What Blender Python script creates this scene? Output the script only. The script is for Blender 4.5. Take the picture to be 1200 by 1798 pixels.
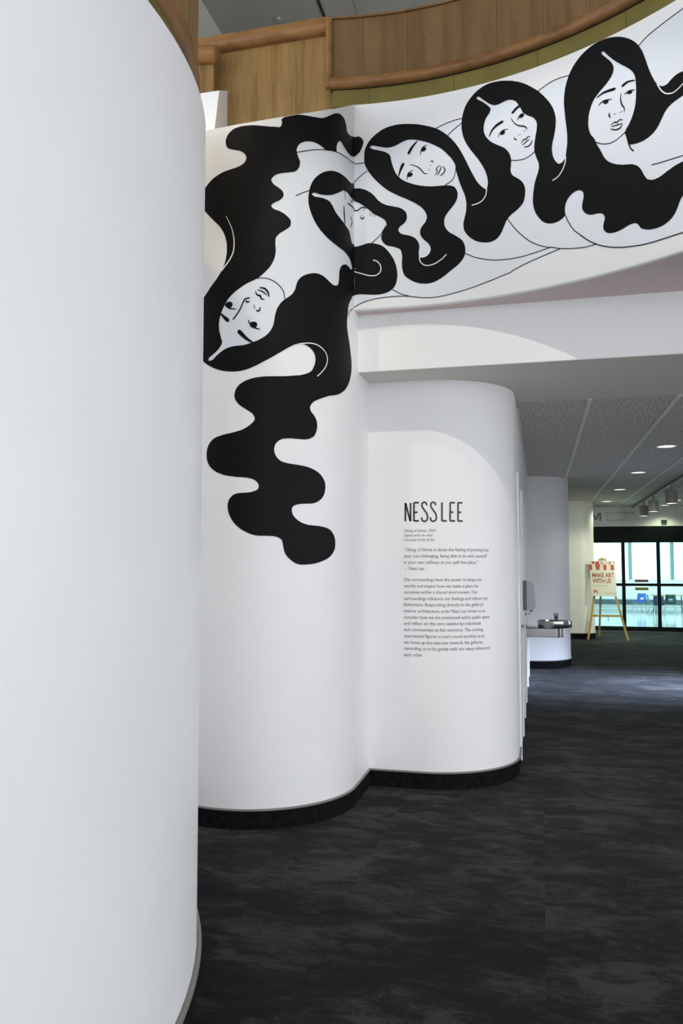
import bpy, bmesh, math, random
from mathutils import Vector, Matrix
from mathutils.geometry import delaunay_2d_cdt
random.seed(7)
S = bpy.context.scene
for o in list(bpy.data.objects): bpy.data.objects.remove(o)
COL = S.collection
PI = math.pi
R = math.radians

# ------------------------------------------------------------------ camera
cam_d = bpy.data.cameras.new('camera'); cam = bpy.data.objects.new('camera', cam_d); COL.objects.link(cam)
cam.location = (0, 0, 1.6); cam.rotation_euler = (R(93.678), 0, R(13.9315))
cam_d.sensor_fit = 'VERTICAL'; cam_d.sensor_height = 36; cam_d.lens = 36*1400/1798
cam_d.clip_end = 200
S.camera = cam
# ------------------------------------------------------------------ world and lights
W = bpy.data.worlds.new('daylight'); S.world = W; W.use_nodes = True
bg = W.node_tree.nodes['Background']; bg.inputs[0].default_value = (.90, .93, 1.0, 1); bg.inputs[1].default_value = 2.85
def lamp(name, kind, loc, energy, color=(1, 1, 1), rot=(0, 0, 0), **kw):
    d = bpy.data.lights.new(name, kind); d.energy = energy; d.color = color
    for k, v in kw.items(): setattr(d, k, v)
    o = bpy.data.objects.new(name, d); COL.objects.link(o); o.location = loc; o.rotation_euler = rot
    return o
def aim(o, target):
    o.rotation_euler = (Vector(target)-o.location).to_track_quat('-Z', 'Y').to_euler()
key = lamp('gallery_spotlight', 'SPOT', (.75, 1.45, 7.3), 430, (1, .96, .88), spot_size=R(38), spot_blend=.35, shadow_soft_size=.04)
aim(key, (-.7, 5.8, 1.6))
side = lamp('side_entrance_daylight', 'AREA', (4.05, 11.3, 2.0), 120, (.55, .68, 1), shape='RECTANGLE', size=1.5, size_y=.7, spread=R(48))
aim(side, (1.6, 11.25, 0))
gal_fill = lamp('gallery_fill_light', 'AREA', (5, 26, 3.0), 360, (.84, .95, 1), (0, 0, 0), shape='RECTANGLE', size=7, size_y=8)  # added fill lamp brightening the far room; the ceiling there has no opening
stair = lamp('stair_fill_spot', 'SPOT', (-2.6, 2.3, 7.2), 260, (1, .86, .62), spot_size=R(42), spot_blend=.8, shadow_soft_size=.1)  # added warm fill for the mural drum and stair panels, no fixture of its own
aim(stair, (-2.25, 4.8, 3.6))
S.view_settings.view_transform = 'Standard'; S.view_settings.look = 'None'
S.view_settings.exposure = 0; S.view_settings.gamma = 1; S.view_settings.use_curve_mapping = False

# ------------------------------------------------------------------ materials
MATS = {}
def mat(name, col, rough=.5, metal=0, **kw):
    m = bpy.data.materials.new(name); m.use_nodes = True; b = m.node_tree.nodes['Principled BSDF']
    b.inputs['Base Color'].default_value = (*col, 1); b.inputs['Roughness'].default_value = rough; b.inputs['Metallic'].default_value = metal
    for k, v in kw.items(): b.inputs[k].default_value = v
    MATS[name] = m; return m
def nodes(m): return m.node_tree.nodes, m.node_tree.links, m.node_tree.nodes['Principled BSDF']
def noise_col(m, c1, c2, scale=(1, 1, 1), nscale=5, detail=4, lo=.35, hi=.65, rough=.5, bump=0, bdist=.002, distortion=0):
    N, L, b = nodes(m)
    tc = N.new('ShaderNodeNewGeometry'); mp = N.new('ShaderNodeMapping'); mp.inputs['Scale'].default_value = scale
    nz = N.new('ShaderNodeTexNoise'); nz.inputs['Scale'].default_value = nscale; nz.inputs['Detail'].default_value = detail
    nz.inputs['Roughness'].default_value = rough; nz.inputs['Distortion'].default_value = distortion
    rp = N.new('ShaderNodeValToRGB'); rp.color_ramp.elements[0].position = lo; rp.color_ramp.elements[1].position = hi
    rp.color_ramp.elements[0].color = (*c1, 1); rp.color_ramp.elements[1].color = (*c2, 1)
    L.new(tc.outputs['Position'], mp.inputs[0]); L.new(mp.outputs[0], nz.inputs['Vector']); L.new(nz.outputs[0], rp.inputs[0]); L.new(rp.outputs[0], b.inputs['Base Color'])
    if bump:
        bp = N.new('ShaderNodeBump'); bp.inputs['Strength'].default_value = bump; bp.inputs['Distance'].default_value = bdist
        L.new(nz.outputs[0], bp.inputs['Height']); L.new(bp.outputs[0], b.inputs['Normal'])
    return nz, rp
paint = mat('white_wall_paint', (.80, .80, .79), .45)
noise_col(paint, (.855, .855, .85), (.875, .875, .87), nscale=3, detail=6, bump=.03, bdist=.001)
paint2 = mat('pale_ceiling_paint', (.76, .64, .62), .7)
upper_paint = mat('grey_ceiling_plaster', (.36, .36, .32), .7); noise_col(upper_paint, (.33, .33, .285), (.38, .38, .335), nscale=1.2)
soffit_paint = mat('warm_beam_paint', (.78, .74, .68), .7)
vinyl_black = mat('black_vinyl', (.006, .006, .0065), .5, 0, **{'Specular IOR Level': .1})
vinyl_white = mat('white_vinyl', (.82, .83, .84), .45)
vinyl_pale = mat('pale_blue_vinyl', (.75, .79, .84), .45)
ink = mat('dark_grey_lettering', (.02, .02, .022), .4); ink2 = mat('grey_small_lettering', (.07, .07, .075), .5)
white_gloss = mat('white_trim_paint', (.80, .81, .80), .3)
grey_trim = mat('grey_rubber_bead', (.19, .18, .165), .45)
def wood(name, c1, c2, c3, sc, cathedral=False):
    m = mat(name, c2, .42, 0, **{'Specular IOR Level': .3}); N, L, b = nodes(m)
    tc = N.new('ShaderNodeNewGeometry'); mp = N.new('ShaderNodeMapping'); mp.inputs['Scale'].default_value = sc
    oi = N.new('ShaderNodeObjectInfo'); ad = N.new('ShaderNodeVectorMath'); ad.operation = 'ADD'; ml = N.new('ShaderNodeVectorMath'); ml.operation = 'SCALE'; ml.inputs['Scale'].default_value = 9
    L.new(oi.outputs['Random'], ml.inputs[0]); L.new(tc.outputs['Position'], ad.inputs[0]); L.new(ml.outputs[0], ad.inputs[1]); L.new(ad.outputs[0], mp.inputs[0])
    n1 = N.new('ShaderNodeTexNoise'); n1.inputs['Scale'].default_value = 1; n1.inputs['Detail'].default_value = 5; n1.inputs['Distortion'].default_value = .6
    n2 = N.new('ShaderNodeTexNoise'); n2.inputs['Scale'].default_value = 6; n2.inputs['Detail'].default_value = 3
    L.new(mp.outputs[0], n1.inputs['Vector']); L.new(mp.outputs[0], n2.inputs['Vector'])
    mx = N.new('ShaderNodeMath'); mx.operation = 'MULTIPLY_ADD'; mx.inputs[1].default_value = .35; L.new(n2.outputs[0], mx.inputs[0]); L.new(n1.outputs[0], mx.inputs[2])
    rp = N.new('ShaderNodeValToRGB'); e = rp.color_ramp.elements; e[0].position = .45; e[0].color = (*c1, 1); e[1].position = .92; e[1].color = (*c3, 1)
    k = e.new(.68); k.color = (*c2, 1)
    L.new(mx.outputs[0], rp.inputs[0]); L.new(rp.outputs[0], b.inputs['Base Color'])
    if cathedral:                       # nested arch figure in each veneer leaf
        def M(op, a, c=None):
            q = N.new('ShaderNodeMath'); q.operation = op
            for k_, v_ in enumerate((a, c)):
                if v_ is None: continue
                if isinstance(v_, (int, float)): q.inputs[k_].default_value = v_
                else: L.new(v_, q.inputs[k_])
            return q.outputs[0]
        gc = N.new('ShaderNodeTexCoord'); sp = N.new('ShaderNodeSeparateXYZ'); L.new(gc.outputs['Generated'], sp.inputs[0])
        x = M('ABSOLUTE', M('SUBTRACT', sp.outputs[0], .45)); xx = M('MULTIPLY', M('POWER', x, 1.3), 26)
        v = M('ADD', M('ADD', xx, M('MULTIPLY', sp.outputs[2], 11)), M('MULTIPLY', n1.outputs[0], 5))
        w = M('MULTIPLY', M('POWER', M('ABSOLUTE', M('SINE', M('MULTIPLY', v, 2.4))), .6), .30)
        hs = N.new('ShaderNodeMixRGB'); hs.blend_type = 'MULTIPLY'; hs.inputs[2].default_value = (.55, .5, .48, 1)
        L.new(M('SUBTRACT', .30, w), hs.inputs[0]); L.new(rp.outputs[0], hs.inputs[1]); L.new(hs.outputs[0], b.inputs['Base Color'])
    return m
oak_red = wood('red_brown_oak_veneer', (.125, .068, .026), (.17, .097, .039), (.205, .122, .053), (9, 9, .9), True)
oak_yellow = wood('yellow_brown_oak_veneer', (.145, .085, .027), (.25, .148, .048), (.33, .20, .068), (11, 11, .8))
oak_bead = wood('orange_oak_moulding', (.15, .066, .020), (.23, .112, .036), (.28, .145, .05), (3, 3, 9))
brass = mat('dull_brass_strip', (.17, .14, .03), .5, .3); noise_col(brass, (.15, .122, .024), (.20, .165, .036), nscale=2.5)
groove = mat('black_joint', (.01, .01, .01), .8)
# carpet: charcoal with lighter streaks running across the view
carpet = mat('charcoal_streaked_carpet', (.04, .04, .04), .95)
def build_carpet(m, k, bump):
    N, L, b = nodes(m)
    g = N.new('ShaderNodeNewGeometry')
    cs = N.new('ShaderNodeVectorMath'); cs.operation = 'SNAP'; cs.inputs[1].default_value = (.92, .46, 9); L.new(g.outputs['Position'], cs.inputs[0])
    wn = N.new('ShaderNodeTexWhiteNoise'); wn.noise_dimensions = '3D'; L.new(cs.outputs[0], wn.inputs['Vector'])
    so = N.new('ShaderNodeVectorMath'); so.operation = 'SCALE'; so.inputs['Scale'].default_value = .10; L.new(wn.outputs['Color'], so.inputs[0])
    pa = N.new('ShaderNodeVectorMath'); pa.operation = 'ADD'; L.new(g.outputs['Position'], pa.inputs[0]); L.new(so.outputs[0], pa.inputs[1])
    m1 = N.new('ShaderNodeMapping'); m1.inputs['Scale'].default_value = (4.6, 9.5, 8.0); m1.inputs['Rotation'].default_value = (0, 0, R(4))
    a = N.new('ShaderNodeTexNoise'); a.inputs['Scale'].default_value = 1.0; a.inputs['Detail'].default_value = 7; a.inputs['Roughness'].default_value = .68; a.inputs['Distortion'].default_value = .6
    m2 = N.new('ShaderNodeMapping'); m2.inputs['Scale'].default_value = (150, 110, 150)
    f = N.new('ShaderNodeTexNoise'); f.inputs['Scale'].default_value = 1.0; f.inputs['Detail'].default_value = 3
    L.new(pa.outputs[0], m1.inputs[0]); L.new(m1.outputs[0], a.inputs['Vector']); L.new(g.outputs['Position'], m2.inputs[0]); L.new(m2.outputs[0], f.inputs['Vector'])
    m3 = N.new('ShaderNodeMapping'); m3.inputs['Scale'].default_value = (1.3, 2.4, 2); L.new(pa.outputs[0], m3.inputs[0])
    lg_ = N.new('ShaderNodeTexNoise'); lg_.inputs['Scale'].default_value = 1.0; lg_.inputs['Detail'].default_value = 3; L.new(m3.outputs[0], lg_.inputs['Vector'])
    mq = N.new('ShaderNodeMath'); mq.operation = 'MULTIPLY_ADD'; mq.inputs[1].default_value = .55; L.new(lg_.outputs[0], mq.inputs[0])
    mh = N.new('ShaderNodeMath'); mh.operation = 'MULTIPLY_ADD'; mh.inputs[1].default_value = .8; mh.inputs[2].default_value = -.175; L.new(a.outputs[0], mh.inputs[0]); L.new(mh.outputs[0], mq.inputs[2])
    mx = N.new('ShaderNodeMath'); mx.operation = 'MULTIPLY_ADD'; mx.inputs[1].default_value = .42; L.new(f.outputs[0], mx.inputs[0]); L.new(mq.outputs[0], mx.inputs[2])
    rp = N.new('ShaderNodeValToRGB'); e = rp.color_ramp.elements; e[0].position = .60; e[0].color = (.0065*k, .0065*k, .0068*k, 1); e[1].position = .84; e[1].color = (.046*k, .044*k, .042*k, 1)
    q = e.new(.71); q.color = (.0135*k, .013*k, .0128*k, 1)
    L.new(mx.outputs[0], rp.inputs[0]); L.new(rp.outputs[0], b.inputs['Base Color'])
    bp = N.new('ShaderNodeBump'); bp.inputs['Strength'].default_value = bump; bp.inputs['Distance'].default_value = .004
    L.new(f.outputs[0], bp.inputs['Height']); L.new(bp.outputs[0], b.inputs['Normal'])
    b.inputs['Sheen Weight'].default_value = .03; b.inputs['Sheen Roughness'].default_value = .5; b.inputs['Specular IOR Level'].default_value = .1
build_carpet(carpet, .95, .5)
base_carpet = mat('black_carpet_base', (.018, .018, .018), .95, 0, **{'Specular IOR Level': .08}); noise_col(base_carpet, (.004, .004, .0045), (.010, .010, .011), nscale=30, detail=4, bump=.3)
# fissured acoustic tile
tile_m = mat('speckled_acoustic_tile', (.5, .48, .46), .9); noise_col(tile_m, (.38, .35, .32), (.95, .90, .84), nscale=50, detail=3, lo=.38, hi=.60, bump=.5, bdist=.004)
tee_m = mat('painted_steel_tee', (.92, .92, .82), .5)
steel = mat('brushed_stainless_steel', (.42, .42, .42), .2, 1)
dark_steel = mat('dark_chrome', (.12, .12, .13), .25, 1)
plastic_grey = mat('grey_dispenser_plastic', (.42, .42, .46), .4); plastic_dark = mat('dark_grey_plastic', (.12, .125, .14), .4)
frame_m = mat('dark_green_black_aluminium', (.003, .007, .007), .5, 0, **{'Specular IOR Level': .15})
white_far = mat('white_gallery_wall', (.82, .84, .84), .5)
pale_floor = mat('polished_pale_floor', (.62, .65, .66), .12)
yellow_wood = mat('yellow_pine', (.52, .36, .10), .45); noise_col(yellow_wood, (.46, .31, .08), (.58, .41, .13), (20, 20, 2), 1.5)
board_m = mat('cream_board', (.84, .82, .74), .5); red_m = mat('red_print', (.55, .07, .04), .5); rust_m = mat('rust_print', (.36, .10, .05), .5)
pink_m = mat('salmon_print', (.72, .36, .26), .5); grey_print = mat('grey_print', (.38, .36, .34), .5)
sticker_red = mat('red_sticker', (.30, .10, .11), .5); sticker_yel = mat('yellow_sticker', (.40, .38, .03), .5)
blue_p = mat('blue_plastic', (.05, .16, .62), .3); green_p = mat('green_plastic', (.02, .28, .20), .3); navy_p = mat('navy_plastic', (.008, .018, .07), .4); dgreen_p = mat('dark_green_plastic', (.004, .045, .026), .4)
table_m = mat('maple_laminate', (.40, .30, .17), .45)
letter_m = mat('blue_grey_lettering', (.17, .23, .24), .4)
lamp_body = mat('taupe_lamp_housing', (.34, .31, .30), .45)
def emit(name, col, s):
    m = mat(name, (.8, .8, .8), .5); b = m.node_tree.nodes['Principled BSDF']; b.inputs['Emission Color'].default_value = (*col, 1); b.inputs['Emission Strength'].default_value = s; return m
glow = emit('lamp_lens', (1, .95, .82), 1.6); glow_cool = emit('cool_lamp_lens', (.8, .88, 1), 1.5)
glass = bpy.data.materials.new('clear_door_glass'); glass.use_nodes = True
N = glass.node_tree.nodes; L = glass.node_tree.links; N.clear()
_o = N.new('ShaderNodeOutputMaterial'); _t = N.new('ShaderNodeBsdfTransparent'); _t.inputs[0].default_value = (.80, .97, .95, 1); _g = N.new('ShaderNodeBsdfGlossy'); _g.inputs['Roughness'].default_value = .03
_m = N.new('ShaderNodeMixShader'); _m.inputs[0].default_value = .03; L.new(_t.outputs[0], _m.inputs[1]); L.new(_g.outputs[0], _m.inputs[2]); L.new(_m.outputs[0], _o.inputs[0])

# ------------------------------------------------------------------ helpers
class MB:
    def __init__(s): s.v = []; s.f = []
    def add(s, v, f):
        n = len(s.v); s.v += [tuple(p) for p in v]; s.f += [tuple(i+n for i in q) for q in f]; return s
    def box(s, x0, x1, y0, y1, z0, z1):
        return s.add([(x0,y0,z0),(x1,y0,z0),(x1,y1,z0),(x0,y1,z0),(x0,y0,z1),(x1,y0,z1),(x1,y1,z1),(x0,y1,z1)],
                     [(0,3,2,1),(4,5,6,7),(0,1,5,4),(1,2,6,5),(2,3,7,6),(3,0,4,7)])
    def prism(s, poly, z0, z1, zt=None):           # plan polygon (counter-clockwise), optional top heights
        n = len(poly); zt = zt or [z1]*n
        v = [(x, y, z0) for x, y in poly]+[(p[0], p[1], z) for p, z in zip(poly, zt)]
        f = [tuple(range(n-1, -1, -1)), tuple(range(n, 2*n))]+[(i, (i+1) % n, n+(i+1) % n, n+i) for i in range(n)]
        return s.add(v, f)
    def ring(s, rings, close=False, caps=True):     # skin a list of equal-length closed loops
        m = len(rings[0]); v = [p for r in rings for p in r]; f = []; n = len(rings)
        for i in range(n if close else n-1):
            for j in range(m):
                f.append((i*m+j, i*m+(j+1) % m, ((i+1) % n)*m+(j+1) % m, ((i+1) % n)*m+j))
        if caps and not close: f += [tuple(range(m-1, -1, -1)), tuple(range((n-1)*m, n*m))]
        return s.add(v, f)
    def tube(s, pts, r, seg=10):
        rings = []; pts = [Vector(p) for p in pts]
        rr = r if isinstance(r, (list, tuple)) else [r]*len(pts)
        for i, p in enumerate(pts):
            d = (pts[min(i+1, len(pts)-1)]-pts[max(i-1, 0)]).normalized()
            a = d.cross(Vector((0, 0, 1))); a = a.normalized() if a.length > 1e-4 else Vector((1, 0, 0)); b = a.cross(d)
            rings.append([p+(a*math.cos(t)+b*math.sin(t))*rr[i] for t in [2*PI*k/seg for k in range(seg)]])
        return s.ring(rings)
    def lathe(s, c, prof, seg=24, sx=1, sy=1):
        return s.ring([[(c[0]+r*sx*math.cos(t), c[1]+r*sy*math.sin(t), c[2]+z) for t in [2*PI*k/seg for k in range(seg)]] for r, z in prof])
    def build(s, name, m, parent=None, smooth=None):
        me = bpy.data.meshes.new(name); me.from_pydata(s.v, [], s.f); me.update()
        bm = bmesh.new(); bm.from_mesh(me); bmesh.ops.recalc_face_normals(bm, faces=bm.faces); bm.to_mesh(me); bm.free()
        return link(name, me, m, parent, smooth)
def link(name, me, m, parent=None, smooth=None):
    if m and not me.materials: me.materials.append(m)
    if smooth is not None:
        for p in me.polygons: p.use_smooth = True
        me.set_sharp_from_angle(angle=R(smooth))
    o = bpy.data.objects.new(name, me); COL.objects.link(o)
    if parent: o.parent = parent; o.matrix_parent_inverse = parent.matrix_world.inverted()
    return o
def empty(name, loc=(0, 0, 0)):
    o = bpy.data.objects.new(name, None); COL.objects.link(o); o.location = loc; o.empty_display_size = .1
    bpy.context.view_layer.update(); return o
def tag(o, label, cat, group=None):
    o['label'] = label; o['category'] = cat
    if group: o['group'] = group
    return o
def struct(o, label=None):
    o['kind'] = 'structure'
    if label: o['label'] = label
    return o
def copy_tree(o, parent=None):
    c = o.copy(); COL.objects.link(c); c.parent = parent
    for ch in list(o.children): copy_tree(ch, c)
    return c
def lerp_tab(tab, x):
    if x <= tab[0][0]: return tab[0][1]
    for (a, b), (c, d) in zip(tab, tab[1:]):
        if x <= c: return b+(d-b)*(x-a)/(c-a)
    return tab[-1][1]

# ------------------------------------------------------------------ the curved walls in plan
CA = (-1.89, 5.28); RA = .67            # stair-end drum carrying the mural
CF = (-.872, 2.652); RF = 2.66          # balcony edge, concave
CB = (-.835, 6.41); RB = .66            # rounded corner of the text wall
CL = (-3.72, 1.95); RL = 2.61           # big curved stair wall on the left
XS = -1.22; YS = CF[1]+math.sqrt(RF**2-(XS-CF[0])**2); A0 = math.atan2(YS-CF[1], XS-CF[0])
ZC = 2.94                               # corridor ceiling
ZB, ZT = 3.35, 4.825                    # balcony fascia bottom and top
A_TOP = [(0, 4.825), (15.7, 4.70), (24.6, 4.642), (41.7, 4.538), (58.9, 4.457), (74.4, 4.406), (90.3, 4.388), (180, 4.39)]
def drum(phi): return (CA[0]+RA*math.cos(phi), CA[1]-RA*math.sin(phi))
def mural_point(u, z, off):
    if u < 0:
        s = -u
        if s < YS-CA[1]: return (XS+off, YS-s, z)
        ph = (s-(YS-CA[1]))/RA; r = RA+off
        return (CA[0]+r*math.cos(ph), CA[1]-r*math.sin(ph), min(z, lerp_tab(A_TOP, math.degrees(ph))-.003))
    a = A0-u/RF; r = RF-off
    return (CF[0]+r*math.cos(a), CF[1]+r*math.sin(a), max(min(z, ZT-.003), ZB+.02))
def text_point(u, z, off):
    if u < 0: return (CB[0]+u, CB[1]-RB-off, z)
    a = u/RB; r = RB+off
    return (CB[0]+r*math.sin(a), CB[1]-r*math.cos(a), z)
def drape(bm, fn, off, step):
    """cut a flat (u,z) bmesh into strips and wrap it onto a wall"""
    us = [v.co.x for v in bm.verts]; lo, hi = min(us), max(us)
    cuts = [0.0]+[step*k for k in range(math.floor(lo/step), math.ceil(hi/step)+1) if k]
    for c in cuts:
        if lo < c < hi:
            bmesh.ops.bisect_plane(bm, geom=bm.verts[:]+bm.edges[:]+bm.faces[:], plane_co=(c, 0, 0), plane_no=(1, 0, 0), dist=1e-6)
    for v in bm.verts: v.co = Vector(fn(v.co.x, v.co.y, off))
def flat_poly(bm, pts):
    P = []
    for p in pts:
        if not P or (Vector(p)-P[-1]).length > 3e-4: P.append(Vector(p))
    if (P[0]-P[-1]).length < 3e-4: P.pop()
    vs, es, fs, *_ = delaunay_2d_cdt(P, [], [list(range(len(P)))], 1, 1e-5)
    V = [bm.verts.new((p.x, p.y, 0)) for p in vs]
    for f in fs: bm.faces.new([V[k] for k in f])
def ribbon(bm, pts, w, taper=0, round_end=True):
    P = [Vector((a, b)) for a, b in pts]; n = len(P); l = []; r = []
    for i, p in enumerate(P):
        d = P[min(i+1, n-1)]-P[max(i-1, 0)]
        d = d.normalized() if d.length > 1e-9 else Vector((1, 0)); nn = Vector((-d.y, d.x)); t = i/(n-1)
        k = {0: 1, 1: .3+.7*min(1, t*1.4), 2: .35+.65*math.sin(PI*t), 3: .3+.7*min(1, (1-t)*1.4)}[taper]
        l.append(p+nn*w*k/2); r.append(p-nn*w*k/2)
    V = [bm.verts.new((*a, 0)) for a in l]; Q = [bm.verts.new((*a, 0)) for a in r]
    for i in range(n-1): bm.faces.new((Q[i], Q[i+1], V[i+1], V[i]))
    if round_end:
        for e, i in ((0, 0), (1, n-1)):
            c = P[i]; a = l[i]-c; rad = a.length; base = math.atan2(a.y, a.x); sg = 1 if e == 0 else -1
            fan = [bm.verts.new((c.x+rad*math.cos(base+sg*PI*k/6), c.y+rad*math.sin(base+sg*PI*k/6), 0)) for k in range(7)]
            bm.faces.new(fan if e == 0 else fan[::-1])
def done(bm, name, m, parent):
    me = bpy.data.meshes.new(name); bm.to_mesh(me); bm.free(); return link(name, me, m, parent)
def arc(c, r, a0, a1, n): return [(c[0]+r*math.cos(a0+(a1-a0)*i/n), c[1]+r*math.sin(a0+(a1-a0)*i/n)) for i in range(n+1)]
def sweep(c, r, a0, a1, n, prof, zf=None, inward=False):
    """closed profile of (outward offset, height) swept round an arc"""
    rings = []
    for i in range(n+1):
        a = a0+(a1-a0)*i/n; zo = zf(a) if zf else 0
        rings.append([(c[0]+(r+d)*math.cos(a), c[1]+(r+d)*math.sin(a), z+zo) for d, z in prof])
    return MB().ring(rings)
def base_strip(name, path, side, bead=.008, h=.115, sgn=1):
    """black carpet base with a grey bead along an open plan path; the room is on the right-hand side of the path when sgn is 1"""
    P = [Vector(p) for p in path]; o1 = []; n = len(P)
    for i, p in enumerate(P):
        d = (P[min(i+1, n-1)]-P[max(i-1, 0)]).normalized(); o1.append(p+Vector((d.y, -d.x))*.007*sgn)
    mb = MB(); mb.ring([[(p.x, p.y, 0), (q.x, q.y, 0), (q.x, q.y, h), (p.x, p.y, h)] for p, q in zip(P, o1)])
    b = struct(mb.build('baseboard_'+name, base_carpet, None, 40))
    MB().tube([(p.x, p.y, h) for p in o1], bead, 8).build('bead_trim', grey_trim, b, 60)
    return b

# ------------------------------------------------------------------ floors
struct(MB().box(-7, 9, -12, 20.0, -.12, 0).build('floor', carpet), 'charcoal streaked carpet')
struct(MB().box(-.5, 12, 20.0, 31.2, -.13, -.004).build('floor_gallery', pale_floor), 'pale polished floor beyond the glass doors')

# ------------------------------------------------------------------ wall_left : big curved stair wall
def left_top(a): return 3.265+.0062*math.degrees(a)
n = 60; a0, a1 = R(-75), R(75)
angs = [a0+(a1-a0)*i/n for i in range(n+1)]
rings = [[(CL[0]+(RL-t)*math.cos(a), CL[1]+(RL-t)*math.sin(a), z) for t, z in ((0, 0), (0, left_top(a)), (.3, left_top(a)), (.3, 0))] for a in angs]
struct(MB().ring(rings).build('wall_left', paint, None, 35), 'tall white curved stair wall filling the left of the view')
base_strip('left', [p for p in arc(CL, RL, a0, a1, 90)], 1, bead=.013)

# ------------------------------------------------------------------ wall_center : drum at the stair end
ph = [R(200)*i/80 for i in range(81)]
poly = [(XS, 5.76)]+[(XS, YS-.001)]+[drum(p) for p in ph]+[(-2.6, 5.76)]
top = [ZT, ZT]+[lerp_tab(A_TOP, math.degrees(p)) for p in ph]+[4.6]
poly = poly[::-1]; top = top[::-1]
struct(MB().prism(poly, 0, 0, top).build('wall_center', paint, None, 35), 'white rounded wall end under the mural')
base_strip('center', [(XS, 5.75), (XS, 5.5)]+[drum(p) for p in ph], 1, sgn=-1)

# ------------------------------------------------------------------ wall_front : text wall turning into the corridor
WX = CB[0]+RB
poly = [(XS-.05, CB[1]-RB)]+arc(CB, RB, -PI/2, 0, 30)+[(WX, 20.0), (XS-.05, 20.0)]
struct(MB().prism(poly, 0, ZC+.2).build('wall_front', paint, None, 35), 'white wall with the wall text, rounding into the corridor')
base_strip('front', [(XS, CB[1]-RB)]+arc(CB, RB, -PI/2, 0, 30)+[(WX, 6.7)], 1)

# ------------------------------------------------------------------ beam, balcony soffit and fascia
struct(MB().box(XS, 4.5, 5.41, 6.75, ZC+.003, ZT-.1).build('wall_beam', paint), 'white beam face above the corridor')
struct(MB().box(XS, 4.5, 5.413, 6.75, ZC, ZC+.0028).build('ceiling_beam', soffit_paint), 'taupe underside of the beam')
aR = R(-35); sof = [(p[0], p[1]) for p in arc(CF, RF+.02, A0, aR, 70)]
poly = sof+[(4.6, sof[-1][1]), (4.6, 5.45), (XS, 5.45)]
struct(MB().prism(poly[::-1], ZB, ZB+.25).build('ceiling_soffit', paint2), 'pale underside of the balcony')
prof = [(0, ZT), (0, ZB+.016), (.002, ZB+.007), (.006, ZB+.002), (.014, ZB-.001), (.024, ZB-.001), (.026, ZB+.06), (.2, ZB+.06), (.2, ZT)]
struct(sweep(CF, RF, A0, aR, 110, prof).build('wall_balcony', paint, None, 50), 'curved white balcony edge carrying the mural')

# ------------------------------------------------------------------ upper floor shell
uc = MB().box(-3.4, 9, -12, 14, 7.4, 7.6).build('ceiling_upper', upper_paint); struct(uc, 'grey plaster ceiling of the upper floor')
MB().box(-2.145, -2.118, 5.6, 14, 7.392, 7.402).build('ceiling_joint', groove, uc)
MB().box(-1.775, -1.765, 5.6, 14, 7.394, 7.402).build('ceiling_joint', upper_paint, uc)
for x, y in ((-2.62, 7.75), (-2.33, 7.95)): MB().lathe((x, y, 7.4), [(.03, 0), (.03, -.012), (.018, -.02), (.0, -.02)], 16).build('sprinkler_cap', upper_paint, uc)
struct(MB().box(-3.5, -3.3, 5.8, 14, 4.3, 7.4).build('wall_upper_left', upper_paint))
struct(MB().box(-3.5, 9, 14, 14.2, 3.2, 7.4).build('wall_upper_back', upper_paint))
struct(MB().box(-7, -3.3, 5.9, 6.1, 0, 7.6).build('wall_stair_back', upper_paint)); struct(MB().box(-7, -3.4, -12, 6, 7.4, 7.6).build('ceiling_stair', upper_paint))
struct(MB().box(-3.3, 4.6, 5.45, 14, 4.45, 4.6).build('floor_upper', paint2))

# ------------------------------------------------------------------ corridor shell, tile ceiling
struct(MB().box(4.2, 4.4, 6.75, 10.6, 0, 3.2).build('wall_right', paint)); struct(MB().box(4.2, 4.4, 12.2, 20, 0, 3.2).build('wall_right_far', paint)); struct(MB().box(4.2, 4.4, 10.6, 12.2, 2.3, 3.2).build('wall_right_lintel', paint))
ceil = struct(MB().box(WX, 4.2, 6.75, 20.0, ZC+.03, 3.2).build('ceiling', upper_paint), 'speckled tile ceiling of the corridor')
edges = [WX]+[.425+.683*k for k in range(6)]+[4.2]
ty = [6.75+1.205*k for k in range(12)]
cache = {}
for i, (x0, x1) in enumerate(zip(edges, edges[1:])):
    for y0, y1 in zip(ty, ty[1:]):
        key_ = round(x1-x0, 3)
        if key_ not in cache:
            w, l = x1-x0-.006, y1-y0-.004
            b = .006; mb = MB()
            mb.ring([[(b, b, 0), (w-b, b, 0), (w-b, l-b, 0), (b, l-b, 0)], [(0, 0, b), (w, 0, b), (w, l, b), (0, l, b)], [(0, 0, .02), (w, 0, .02), (w, l, .02), (0, l, .02)]])
            o = mb.build('ceiling_tile', tile_m, ceil); cache[key_] = o.data
        else:
            o = bpy.data.objects.new('ceiling_tile', cache[key_]); COL.objects.link(o); o.parent = ceil
        o.location = (x0+.003, y0+.002, ZC)
for k in range(6):
    x = edges[k+1]; MB().box(x-.014, x+.014, 6.75, 20, ZC-.006, ZC+.02).build('tee_bar', tee_m, ceil)
MB().box(WX, WX+.02, 7.0, 20, ZC-.006, ZC+.01).build('edge_angle', tee_m, ceil)

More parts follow.
